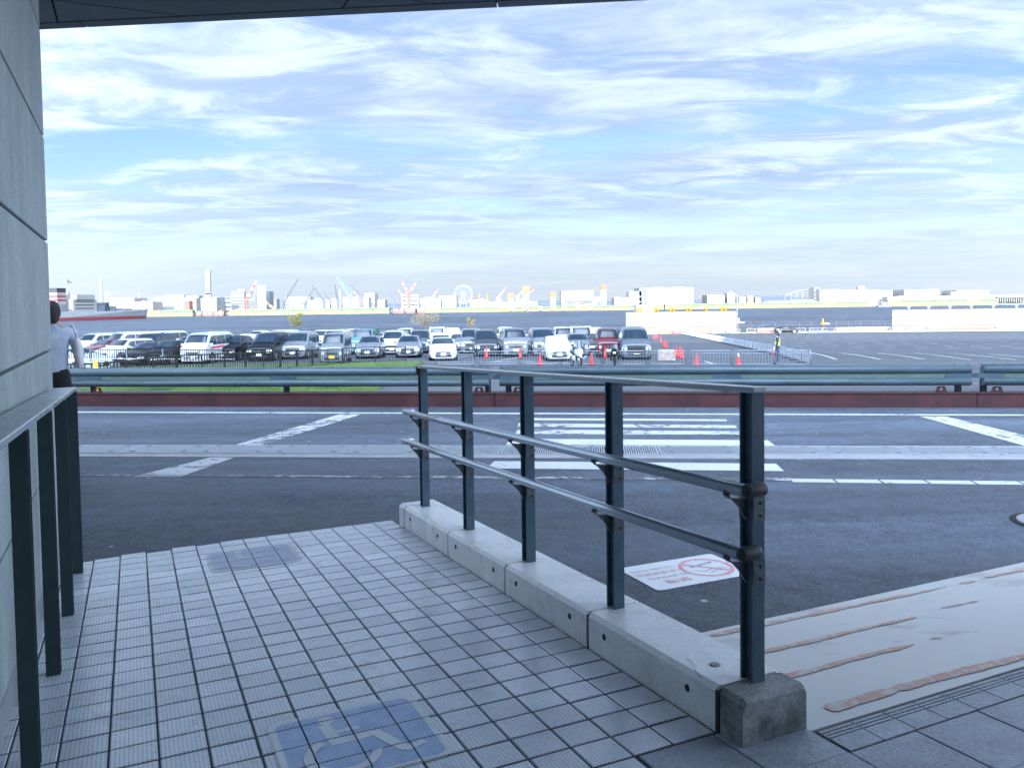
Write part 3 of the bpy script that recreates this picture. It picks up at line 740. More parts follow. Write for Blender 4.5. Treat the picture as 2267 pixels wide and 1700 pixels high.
def seg(x0, y0, x1, y1, w_):
    d = Vector((x1 - x0, y1 - y0)).normalized() * w_ / 2; n = Vector((-d.y, d.x))
    return [[(x0 + n.x, y0 + n.y), (x1 + n.x, y1 + n.y), (x1 - n.x, y1 - n.y), (x0 - n.x, y0 - n.y)]]
def circ(cx, cy, r_, n=14): return [[(cx + r_ * math.cos(2 * math.pi * i / n), cy + r_ * math.sin(2 * math.pi * i / n)) for i in range(n)]]
def floormat(name, c0, c1, rough, dots=0.0):
    mt = bpy.data.materials.new(name); mt.use_nodes = True; T = NT(mt.node_tree); b = T.n['Principled BSDF']
    v = T.node('ShaderNodeTexCoord').outputs['Object']; s_ = T.node('ShaderNodeSeparateXYZ', {0: v})
    def cl(o_, pitch): return T.math('SUBTRACT', T.math('FRACT', T.math('ADD', T.math('MULTIPLY', o_, 1.0 / pitch), 100.0)), 0.5)
    dx_, dy_ = cl(s_.outputs[0], PA / 11), cl(s_.outputs[1], PB / 13)
    rd = T.math('SQRT', T.math('ADD', T.math('POWER', dx_, 2.0), T.math('MULTIPLY', T.math('POWER', dy_, 2.0), 1.9)))
    d_ = T.smooth(rd, 0.14, 0.30, 1.0, 0.0); n_1 = T.noise(v, 12, 6, 0.65)
    worn = T.math('MULTIPLY', T.smooth(n_1, 0.42, 0.60), dots)
    cc = T.mix(T.smooth(n_1, 0.3, 0.7), c4(c0), c4(c1)); cc = T.mix(T.math('MULTIPLY', d_, worn), cc, c4((0.8, 0.82, 0.85)))
    T.set(b.inputs['Base Color'], cc); b.inputs['Roughness'].default_value = rough
    bn = T.node('ShaderNodeBump', {'Strength': 0.7, 'Distance': 0.002, 'Height': d_}); T.set(b.inputs['Normal'], bn.outputs[0])
    return mt
M_BLUE = floormat('mark_blue', (0.27, 0.39, 0.63), (0.40, 0.50, 0.70), 0.34, 0.45)
M_WMARK = floormat('mark_white', (0.66, 0.70, 0.73), (0.76, 0.79, 0.82), 0.45)
M_BLUEF = floormat('mark_blue_faded', (0.30, 0.35, 0.47), (0.36, 0.41, 0.52), 0.4, 0.2)
M_WMARKF = floormat('mark_white_faded', (0.46, 0.48, 0.52), (0.52, 0.54, 0.57), 0.45)
def access_mark(label, x0, y0, mb_, mw_, full=True):
    t = thing('floor_marking', label, 'floor marking', group='wheelchair access marks on the walkway'); t.matrix_world = FR
    x1, y1 = x0 + 0.628, y0 + 0.60
    p1, p2 = rrect(x0, x1, y0, y1, 0.06), rrect(x0 + .028, x1 - .028, y0 + .028, y1 - .028, 0.045)
    m1 = MB(); tri_clip_tiles(m1, ringq(p1, p2), 0.0026); m1.build('border', mw_, t)
    m2 = MB(); tri_clip_tiles(m2, fan(p2), 0.0024); m2.build('panel', mb_, t)
    def X(l): return [[(x0 + p[0], y0 + p[1]) for p in poly] for poly in l]
    sy = []
    sy += circ(0.232, 0.085, 0.034) + seg(0.215, 0.12, 0.235, 0.31, 0.05) + seg(0.225, 0.285, 0.385, 0.285, 0.05) + seg(0.235, 0.205, 0.345, 0.205, 0.028)
    sy += seg(0.385, 0.27, 0.465, 0.47, 0.048) + seg(0.455, 0.475, 0.545, 0.445, 0.034) + arc(0.235, 0.395, 0.112, 0.150, 55, 245, 20) + arc(0.235, 0.395, 0.112, 0.150, 10, 56, 6)
    m3 = MB()
    for i_, q_ in enumerate(X(sy) if full else X(sy[:3] + sy[6:14])): tri_clip_tiles(m3, [q_], 0.0029 + 0.00025 * (i_ if i_ < 7 else 7 + i_ % 2))
    m3; m3.build('wheelchair_symbol', mw_, t)
access_mark('blue wheelchair symbol mark on the tiles in the foreground with white border', 0.770, 3.475, M_BLUE, M_WMARK)
access_mark('faded worn wheelchair symbol mark on the tiles near the road edge', 0.766, 0.345, M_BLUEF, M_WMARKF, False)

# no-smoking sheet on the asphalt
ns_ = [onz(1379, 1261, ZR), onz(1586, 1225, ZR), onz(1652, 1273, ZR), onz(1452, 1306, ZR)]
cen = (ns_[0] + ns_[1] + ns_[2] + ns_[3]) / 4; ux = ((ns_[1] + ns_[2]) - (ns_[0] + ns_[3])).normalized(); uy = Vector((-ux.y, ux.x, 0))
sn = thing('road_sign_sheet', 'white no smoking sheet stuck on the asphalt behind the railing', 'floor sign', cen, math.atan2(ux.y, ux.x))
LW, LH = 0.80, 0.50
M_SHEET = mat('sheet_white', (0.74, 0.75, 0.76), 0.5, var=0.04, scale=20)
M_PINK = mat('faded_red_print', (0.66, 0.33, 0.36), 0.5, var=0.2, scale=30); M_INK = mat('faded_blue_print', (0.34, 0.38, 0.48), 0.5, var=0.3, scale=30)
MB().prism([(p[0], p[1], 0.002) for p in rrect(-LW / 2, LW / 2, -LH / 2, LH / 2, 0.035)], (0, 0, 0.004)).build('sheet', M_SHEET, sn)
pm = MB()
cx, cy = 0.17, 0.0
for q in arc(cx, cy, 0.165, 0.195, 0, 360, 40): pm.poly([(a, b_, 0.0072) for a, b_ in q])
for q in seg(cx - 0.12, cy + 0.125, cx + 0.12, cy - 0.125, 0.026): pm.poly([(a, b_, 0.0076) for a, b_ in q])
pm.build('prohibition_ring', M_PINK, sn)
im = MB()
for q in seg(cx - 0.10, cy + 0.045, cx + 0.11, cy + 0.085, 0.03) + seg(cx - 0.13, cy - 0.02, cx - 0.05, cy - 0.07, 0.012) + seg(cx - 0.05, cy - 0.07, cx + 0.02, cy - 0.035, 0.012) + seg(cx + 0.02, cy - 0.035, cx + 0.13, cy - 0.06, 0.012) + seg(cx - 0.04, cy - 0.11, cx + 0.03, cy - 0.075, 0.010) + seg(cx + 0.03, cy - 0.075, cx + 0.09, cy - 0.10, 0.010):
    im.poly([(a, b_, 0.0072) for a, b_ in q])
im.build('cigarette_print', M_INK, sn)
def text(body, size, loc, m_, parent, name='lettering', rot=(0, 0, 0), sx_=1.0):
    cu = bpy.data.curves.new('tmp', 'FONT'); cu.body = body; cu.size = size; cu.align_x = 'CENTER'; cu.align_y = 'CENTER'; cu.materials.append(m_)
    to = bpy.data.objects.new('tmp', cu); col.objects.link(to); dg = bpy.context.evaluated_depsgraph_get(); dg.update(); me = bpy.data.meshes.new_from_object(to.evaluated_get(dg)); bpy.data.objects.remove(to)
    me.materials.clear(); o = put(name, me, m_, parent); o.location = loc; o.rotation_euler = rot; o.scale = (sx_, 1, 1); return o
text('禁煙', 0.085, (-0.16, -0.135, 0.0075), M_PINK, sn, rot=(0, 0, PI), sx_=1.25)
text('NO SMOKING', 0.052, (-0.17, -0.045, 0.0075), M_INK, sn, rot=(0, 0, PI), sx_=1.0)
text('火気使用禁止', 0.066, (-0.19, 0.045, 0.0075), M_PINK, sn, rot=(0, 0, PI), sx_=1.0)
text('NO OPEN FLAMES', 0.042, (-0.20, 0.125, 0.0075), M_INK, sn, rot=(0, 0, PI), sx_=1.0)

# ================================================================== GUARDRAIL on steel beam bases
M_GRD = mat('guardrail_paint', (0.055, 0.082, 0.102), 0.40, metal=0.1, var=0.16, scale=4, bump=0.002, bscale=14, stretch=(0.3, 1, 1), speck=0.12)
M_GRDL = mat('guardrail_strip', (0.085, 0.125, 0.10), 0.55, var=0.08, scale=4)
M_RED = mat('red_oxide_steel', (0.040, 0.009, 0.011), 0.62, var=0.30, scale=3, bump=0.001, bscale=80, rnd=0.1, speck=0.25)
def prof_ext(pr, x0, x1):
    mb = MB(); mb.loft([[Vector((x0, y, z)) for y, z in pr], [Vector((x1, y, z)) for y, z in pr]], True, True, True); return mb
def half_round(zc_, hh, dep, n=9):
    out = [(0.045, zc_ + hh), ]
    for i in range(n + 1):
        a = R(90 - 180 * i / n); out.append((-dep * math.cos(a), zc_ + hh * math.sin(a)))
    out.append((0.045, zc_ - hh)); return out
def guardrail(e0, e1, label, pe, lugs):
    base = RD(e0, 15.03); g_ = thing('guardrail', label, 'guardrail', base, math.atan2(E2.y, E2.x), 'guardrail lengths along the road')
    L = e1 - e0
    hb_ = MB()
    for z, h_ in ((0.012, 0.022), (0.253, 0.022)): hb_.box((L / 2, 0.13, z), (L - 0.012, 0.27, h_))
    hb_.box((L / 2, 0.02, 0.1325), (L - 0.012, 0.016, 0.219)); hb_.box((L / 2, 0.25, 0.1325), (L - 0.012, 0.016, 0.219))
    hb_.build('base_beam', M_RED, g_)
    x0, x1 = 0.10, L - 0.10
    o = prof_ext([(y + 0.06, z) for y, z in half_round(0.664, 0.082, 0.095)], x0, x1).build('upper_beam', M_GRD, g_)
    o = prof_ext([(y + 0.06, z) for y, z in half_round(0.453, 0.074, 0.095)], x0, x1).build('lower_beam', M_GRD, g_)
    xs = sorted(pe)
    cuts = [x0] + [k for p_ in xs for k in (p_ - 0.26, p_ + 0.26)] + [x1]
    for i in range(0, len(cuts), 2):
        if cuts[i + 1] - cuts[i] > 0.1: MB().box(((cuts[i] + cuts[i + 1]) / 2, 0.025, 0.555), (cuts[i + 1] - cuts[i], 0.01, 0.085)).build('infill_strip', M_GRDL, g_)
    for p_ in xs:
        MB().box((p_, 0.03, 0.555), (0.50, 0.05, 0.083)).build('bracket', M_GRD, g_)
        MB().lathe([(0.057, 0.262), (0.057, 0.70)], (p_, 0.17, 0), 14).build('post', M_GRD, g_)
        for dx_ in (-0.11, 0.11): MB().disc((p_ + dx_, 0.03, 0.748), 0.010, (0, 0, 1), 0.012, 8).build('bolt', M_BOLT, g_)
    for lx in lugs:
        pr = [(-0.10, 0.262), (0.10, 0.262), (0.062, 0.362), (-0.062, 0.362)]
        hole = [(0.028 * math.cos(2 * PI * i / 8 + PI / 8), 0.315 + 0.028 * math.sin(2 * PI * i / 8 + PI / 8)) for i in range(8)]
        outer = [(-0.10, 0.262), (0.0, 0.262), (0.10, 0.262), (0.081, 0.315), (0.062, 0.362), (0.0, 0.362), (-0.062, 0.362), (-0.081, 0.315)]
        order = [5, 6, 7, 0, 1, 2, 3, 4]; ho = [hole[(5 + i) % 8] for i in range(8)]
        ou = outer
        # match by angle
        ang = lambda q: math.atan2(q[1] - 0.315, q[0])
        ou = sorted(outer, key=ang); ho = sorted(hole, key=ang)
        lg_ = MB()
        for i in range(8):
            a, b_, c, d = ou[i], ou[(i + 1) % 8], ho[(i + 1) % 8], ho[i]
            lg_.prism([(lx + k[0], 0.06, k[1]) for k in (a, b_, c, d)], (0, 0.016, 0))
        lg_.build('lifting_lug', M_RED, g_)
def gre(x): return es(onz(x, 901, ZR))[0]
b1_, b2_ = gre(1095), gre(2158)
E0 = b1_ - 9.1
guardrail(E0, b1_, 'grey blue guardrail on red beam in front of grass and black fence', [gre(190) - E0, gre(626) - E0, gre(1078) - E0], [gre(1060) - E0, gre(198) - E0 + 0.08])
guardrail(b1_, b2_, 'long grey blue guardrail on red beam behind the railing, facing the parked cars', [gre(1124) - b1_, gre(1609) - b1_, gre(2124) - b1_], [gre(1147) - b1_, gre(2082) - b1_])
guardrail(b2_, b2_ + 9.0, 'grey blue guardrail on red beam cut off by the right edge of the view', [gre(2180) - b2_, 4.2, 8.2], [gre(2205) - b2_])
# ================================================================== CARS
M_GLASS = mat('car_glass', (0.022, 0.034, 0.05), 0.06, spec=0.75)
M_TRIM = mat('car_trim_black', (0.018, 0.018, 0.02), 0.5)
M_CHROME = mat('car_chrome', (0.62, 0.63, 0.64), 0.15, metal=0.9)
M_LAMP = mat('car_lamp', (0.62, 0.66, 0.70), 0.12, spec=0.8, var=0.25, scale=25)
M_TYRE = mat('tyre_rubber', (0.015, 0.015, 0.016), 0.8)
M_RIM = mat('wheel_rim', (0.36, 0.37, 0.38), 0.3, metal=0.7)
M_PLATE = mat('plate_white', (0.75, 0.75, 0.74), 0.5); M_PLATEY = mat('plate_yellow', (0.75, 0.55, 0.05), 0.5)
M_SHIELD = mat('sun_shade', (0.45, 0.50, 0.56), 0.4)
PAINTS = {}
def paint(n):
    P_ = {'white': (0.47, 0.48, 0.49), 'pearl': (0.42, 0.43, 0.44), 'silver': (0.26, 0.28, 0.31), 'black': (0.006, 0.007, 0.010), 'navy': (0.016, 0.026, 0.055),
          'grey': (0.06, 0.07, 0.085), 'maroon': (0.10, 0.016, 0.026), 'teal': (0.10, 0.19, 0.20), 'beige': (0.55, 0.53, 0.46), 'steel': (0.12, 0.15, 0.19)}[n]
    met = 0.55 if n in ('silver', 'grey', 'steel') else 0.0
    return mat('paint_' + n, P_, 0.32 if met else 0.28, metal=met, coat=0.25 if n in ('black','navy') else 0.6, spec=0.25 if n in ('black','navy') else 0.5, var=0.02, scale=3)
# name: L, W, H, stations (t, belt, top, width factor, roof width factor), cowl/roof-front/roof-rear/tail stations, ground clearance, wheel r, axle t
TYPES = {
 'sedan': (4.65, 1.81, 1.44, [(0, .60, .66, .78, .66), (.02, .66, .74, .90, .80), (.08, .74, .82, .97, .88), (.27, .90, .96, 1, .90), (.42, .93, 1.36, 1, .74), (.52, .94, 1.43, 1, .68), (.68, .95, 1.38, 1, .68), (.86, .97, 1.03, .99, .80), (.97, .94, .98, .93, .80), (1, .84, .9, .86, .72)], (.28, .44, .66, .85), .17, .325, (.17, .79)),
 'coupe': (4.5, 1.79, 1.32, [(0, .55, .60, .78, .66), (.02, .60, .68, .90, .80), (.08, .70, .78, .97, .88), (.28, .86, .92, 1, .90), (.46, .88, 1.26, 1, .72), (.55, .89, 1.32, 1, .66), (.68, .90, 1.28, 1, .66), (.92, .92, 1.0, .98, .78), (.98, .88, .94, .92, .76), (1, .78, .84, .86, .7)], (.29, .47, .66, .91), .16, .325, (.18, .80)),
 'hatch': (3.95, 1.69, 1.50, [(0, .62, .68, .78, .66), (.02, .68, .78, .90, .80), (.09, .80, .90, .98, .88), (.24, .95, 1.02, 1, .90), (.42, .97, 1.43, 1, .76), (.52, .98, 1.50, 1, .72), (.80, 1.0, 1.47, 1, .72), (.95, 1.0, 1.12, .98, .82), (1, .85, .95, .88, .74)], (.25, .44, .82, .95), .17, .30, (.19, .82)),
 'wagon': (4.25, 1.69, 1.53, [(0, .64, .70, .80, .68), (.02, .70, .80, .92, .82), (.08, .82, .90, .98, .88), (.25, .94, 1.0, 1, .90), (.40, .96, 1.44, 1, .77), (.50, .97, 1.52, 1, .74), (.92, .98, 1.50, 1, .74), (.99, .97, 1.1, .98, .84), (1, .85, .95, .92, .78)], (.26, .42, .94, .99), .18, .30, (.19, .80)),
 'suv': (4.70, 1.84, 1.68, [(0, .70, .78, .80, .68), (.02, .80, .90, .92, .82), (.07, .92, 1.0, .98, .88), (.25, 1.03, 1.10, 1, .90), (.42, 1.06, 1.60, 1, .74), (.52, 1.07, 1.68, 1, .70), (.76, 1.10, 1.63, 1, .70), (.93, 1.10, 1.22, .98, .82), (1, .9, 1.0, .90, .76)], (.26, .44, .80, .93), .20, .36, (.19, .80)),
 'minivan': (4.75, 1.78, 1.86, [(0, .74, .80, .82, .70), (.015, .84, .92, .93, .84), (.05, .92, 1.0, .98, .90), (.17, 1.04, 1.10, 1, .92), (.33, 1.05, 1.74, 1, .83), (.42, 1.06, 1.83, 1, .80), (.82, 1.06, 1.86, 1, .80), (.97, 1.04, 1.74, .98, .82), (1, .95, 1.15, .94, .84)], (.18, .36, .94, .97), .18, .32, (.18, .78)),
 'bigvan': (4.93, 1.85, 1.95, [(0, .78, .86, .84, .72), (.015, .90, .98, .94, .86), (.05, .98, 1.06, .99, .90), (.16, 1.10, 1.16, 1, .92), (.32, 1.10, 1.82, 1, .82), (.42, 1.10, 1.92, 1, .79), (.82, 1.10, 1.95, 1, .79), (.97, 1.08, 1.82, .98, .82), (1, .95, 1.15, .94, .84)], (.17, .35, .94, .97), .18, .34, (.18, .79)),
 'hiace': (4.80, 1.70, 1.98, [(0, .86, .94, .90, .82), (.01, 1.0, 1.06, .96, .88), (.04, 1.08, 1.14, 1, .90), (.085, 1.14, 1.22, 1, .92), (.20, 1.14, 1.86, 1, .85), (.29, 1.14, 1.96, 1, .82), (.90, 1.14, 1.98, 1, .82), (.985, 1.12, 1.85, .99, .84), (1, 1.0, 1.2, .96, .86)], (.09, .23, .95, .985), .20, .33, (.22, .76)),
 'keivan': (3.40, 1.475, 1.89, [(0, .82, .90, .90, .80), (.01, .95, 1.0, .96, .88), (.05, 1.04, 1.10, 1, .90), (.12, 1.10, 1.16, 1, .92), (.27, 1.10, 1.78, 1, .87), (.36, 1.10, 1.87, 1, .84), (.92, 1.10, 1.89, 1, .84), (.985, 1.08, 1.78, .99, .86), (1, 1.0, 1.2, .96, .86)], (.13, .30, .96, .985), .19, .28, (.15, .82)),
 'truck': (4.7, 1.72, 2.05, [(0, .90, .98, .92, .84), (.01, 1.05, 1.1, .97, .90), (.03, 1.12, 1.18, 1, .92), (.06, 1.16, 1.24, 1, .93), (.14, 1.16, 1.90, 1, .86), (.20, 1.16, 2.0, 1, .84), (.31, 1.16, 2.0, 1, .84), (.33, 1.1, 1.9, .99, .86), (.335, 1.0, 1.2, .96, .86)], (.065, .16, .31, .33), .28, .34, (.14, .78)),
}
CAR_CACHE = {}
def car_meshes(ty):
    if ty in CAR_CACHE: return CAR_CACHE[ty]
    L, Wd, H, st, (tc0, tr0, tr1, tt1), zb, wr, ax = TYPES[ty]; hw = Wd / 2
    def sec(t):
        ts = [s_[0] for s_ in st]
        belt, top, wb, wt = (interp(t, ts, [s_[k] for s_ in st]) for k in (1, 2, 3, 4))
        w_ = hw * wb; tw = hw * wt; mid = (zb + belt) / 2
        return [(w_ * .88, zb), (w_ * .985, zb + .10), (w_, mid), (w_ * .975, belt - .05), (w_ * .955, belt), (tw + (w_ - tw) * .12, belt + (top - belt) * .82), (tw * .90, top - .012), (tw * .55, top + .012), (0, top + .018)]
    def P3(x, z, t): return Vector((x, -L / 2 + t * L, z))
    rings = []
    ts = sorted(set([s_[0] for s_ in st] + [(st[i][0] + st[i + 1][0]) / 2 for i in range(3, len(st) - 1)]))
    for t in ts:
        s_ = sec(t); half = [P3(x, z, t) for x, z in s_]
        rings.append(half + [Vector((-p.x, p.y, p.z)) for p in half[-2::-1]])
    mb = MB(); mb.loft(rings, True, True, True); out = {}
    out['body'] = mb.mesh('body')
    def side(t, v_, s_, off=0.008):   # v_ 0 at belt, 1 at roof edge
        q = sec(t); (x0, z0), (x1, z1) = q[4], q[5]
        return Vector((s_ * (x0 + (x1 - x0) * v_ + off), -L / 2 + t * L, z0 + (z1 - z0) * v_))
    # side glass, each pane its own mesh
    t0 = tc0 + (tr0 - tc0) * .30; t1 = tr1 + (tt1 - tr1) * 0.35
    n = 3 if ty not in ('truck', 'coupe') else (1 if ty == 'truck' else 2)
    cuts = [t0 + (t1 - t0) * i / n for i in range(n + 1)]
    panes = []
    for s_ in (1, -1):
        for i in range(n):
            g = MB(); a, b_ = cuts[i] + .006, cuts[i + 1] - .006; N = 5; lo, hi = [], []
            for k in range(N + 1):
                t = a + (b_ - a) * k / N; top = 0.93
                if t < tr0: top = max(.1, min(.93, (t - tc0) / (tr0 - tc0) * 0.95 - 0.04))
                if t > tr1: top = max(.1, min(.93, 0.93 * (1 - (t - tr1) / (tt1 - tr1 + .001) * 0.6)))
                lo.append(side(t, .07, s_)); hi.append(side(t, top, s_))
            g.loft([lo, hi], False, False, True); panes.append(g.mesh('side_window'))
    out['panes'] = panes
    def screen(a, b_, off):
        rows = []
        for k in range(5):
            t = a + (b_ - a) * k / 4; q = sec(t); pts = []
            for j, sg in ((5, 1), (6, 1), (7, 1), (8, 1), (7, -1), (6, -1), (5, -1)):
                x, z = q[j]; pts.append(Vector((sg * x * (.93 if j == 5 else 1), -L / 2 + t * L + off[0], z + off[1])))
            rows.append(pts)
        g = MB(); g.loft(rows, False, False, True); return g.mesh('windscreen')
    out['windscreen'] = screen(tc0 + (tr0 - tc0) * .12, tc0 + (tr0 - tc0) * .90, (-.012, .012))
    if ty != 'truck': out['rear_window'] = screen(tr1 + (tt1 - tr1) * .15, tr1 + (tt1 - tr1) * .8, (.012, .012))
    # front face pieces
    f = -L / 2; q0 = sec(0.0); q2 = sec(0.02); wf = q2[2][0]; zt_ = q0[4][1]
    van = ty in ('hiace', 'keivan', 'truck')
    def pieces(): pass
    gz = zt_ - (.10 if not van else .16)
    h = MB(); h.box((0, f - .006, gz), (wf * (1.05 if not van else 1.0), .03, .13 if not van else .11)); out['grille'] = h.mesh('grille')
    h = MB()
    for k in range(3): h.box((0, f - .024, gz - .045 + k * .045), (wf * 1.0, .012, .014))
    out['grille_bar'] = h.mesh('grille_bars')
    h = MB(); h.box((0, f - .004, zb + .16), (wf * 1.25, .03, .16)); out['lower_intake'] = h.mesh('lower_intake')
    h = MB(); h.box((0, f - .028, zb + .26), (.34, .014, .17)); out['plate'] = h.mesh('number_plate')
    h = MB(); Mx = Matrix.Rotation(R(24), 3, 'Z')
    h.box((wf * .80, f + .035, gz + .015), (.34 if not van else .26, .08, .12 if ty in ('sedan', 'coupe', 'hatch', 'suv') else .19), M=Mx); out['lampR'] = h.mesh('headlight')
    h = MB(); h.box((-wf * .80, f + .035, gz + .015), (.34 if not van else .26, .08, .12 if ty in ('sedan', 'coupe', 'hatch', 'suv') else .19), M=Mx.inverted()); out['lampL'] = h.mesh('headlight')
    h = MB(); h.lathe([(.05, -.006), (.05, .006)], (0, 0, 0), 12)
    h.v = [(a, f - .034 + c, gz + .05 + b_ * .8) for a, b_, c in h.v]; out['badge'] = h.mesh('badge')
    h = MB(); yc = -L / 2 + (tc0 + (tr0 - tc0) * .42) * L; zc_ = sec(tc0 + .02)[4][1] + .10
    for s_, nm_ in ((1, 'mirrorR'), (-1, 'mirrorL')):
        h = MB(); h.box((s_ * (hw + .10), yc, zc_), (.20, .11, .15)); h.bar((s_ * (hw * .93), yc, zc_ - .05), (s_ * (hw + .06), yc, zc_ - .03), .05, .04); out[nm_] = h.mesh('mirror')
    for i, (s_, t) in enumerate(((1, ax[0]), (-1, ax[0]), (1, ax[1]), (-1, ax[1]))):
        y = -L / 2 + t * L
        h = MB(); h.disc((s_ * (hw - .085), y, wr), wr, (1, 0, 0), .19, 20); out['tyre%d' % i] = h.mesh('wheel')
        h = MB(); h.disc((s_ * (hw + .013), y, wr), wr * .64, (1, 0, 0), .016, 14); out['rim%d' % i] = h.mesh('rim')
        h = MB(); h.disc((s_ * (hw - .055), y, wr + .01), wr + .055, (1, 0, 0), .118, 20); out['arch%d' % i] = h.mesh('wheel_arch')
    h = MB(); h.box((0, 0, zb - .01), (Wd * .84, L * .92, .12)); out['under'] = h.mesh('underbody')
    if ty == 'truck':
        h = MB(); h.box((0, L * .17, 1.30), (Wd, L * .62, 1.45)); h.box((0, L * .12, .45), (.8, L * .75, .2)); out['cargo'] = h.mesh('cargo_box')
    CAR_CACHE[ty] = out; return out
def make_car(ty, pnt, loc, rz, label, cat='car', detail=2, shade=False, yellow=False, cargo=None, name=None):
    P_ = car_meshes(ty); pm = paint(pnt); L, Wd, H = TYPES[ty][:3]
    nm = name or {'sedan': 'sedan_car', 'coupe': 'coupe_car', 'hatch': 'hatchback_car', 'wagon': 'station_wagon', 'suv': 'sport_utility_car', 'minivan': 'minivan', 'bigvan': 'large_minivan', 'hiace': 'passenger_van', 'keivan': 'small_van', 'truck': 'box_truck'}[ty]
    c = thing(nm, label, cat, loc, rz, 'vehicles parked in the car park')
    put('body', P_['body'], pm, c)
    put('windscreen', P_['windscreen'], M_SHIELD if shade else M_GLASS, c)
    for g in P_['panes']: put('side_window', g, M_GLASS, c)
    if 'rear_window' in P_: put('rear_window', P_['rear_window'], M_GLASS, c)
    if 'cargo' in P_: put('cargo_box', P_['cargo'], cargo or paint('beige'), c)
    for k in range(4):
        t = put('wheel', P_['tyre%d' % k], M_TYRE, c); put('rim', P_['rim%d' % k], M_RIM, t)
    put('lampx', P_['lampL'], M_LAMP, c).name = 'headlight'; put('lampx', P_['lampR'], M_LAMP, c).name = 'headlight'
    put('grille', P_['grille'], M_TRIM, c)
    if detail > 0:
        put('lower_intake', P_['lower_intake'], M_TRIM, c); put('number_plate', P_['plate'], M_PLATEY if yellow else M_PLATE, c)
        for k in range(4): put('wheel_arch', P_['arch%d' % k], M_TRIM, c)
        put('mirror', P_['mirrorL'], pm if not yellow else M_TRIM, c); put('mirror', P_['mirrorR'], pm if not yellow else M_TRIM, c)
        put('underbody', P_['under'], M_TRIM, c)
    if detail > 1:
        g = put('grille_bars', P_['grille_bar'], M_CHROME, c); g['kind'] = 'stuff'
        put('badge', P_['badge'], M_CHROME, c)
    return c
def at_row(px, Z):
    X = (px - CX) / FPX * Z; s_ = Vector((X, Z, terr(X, Z))); return s_
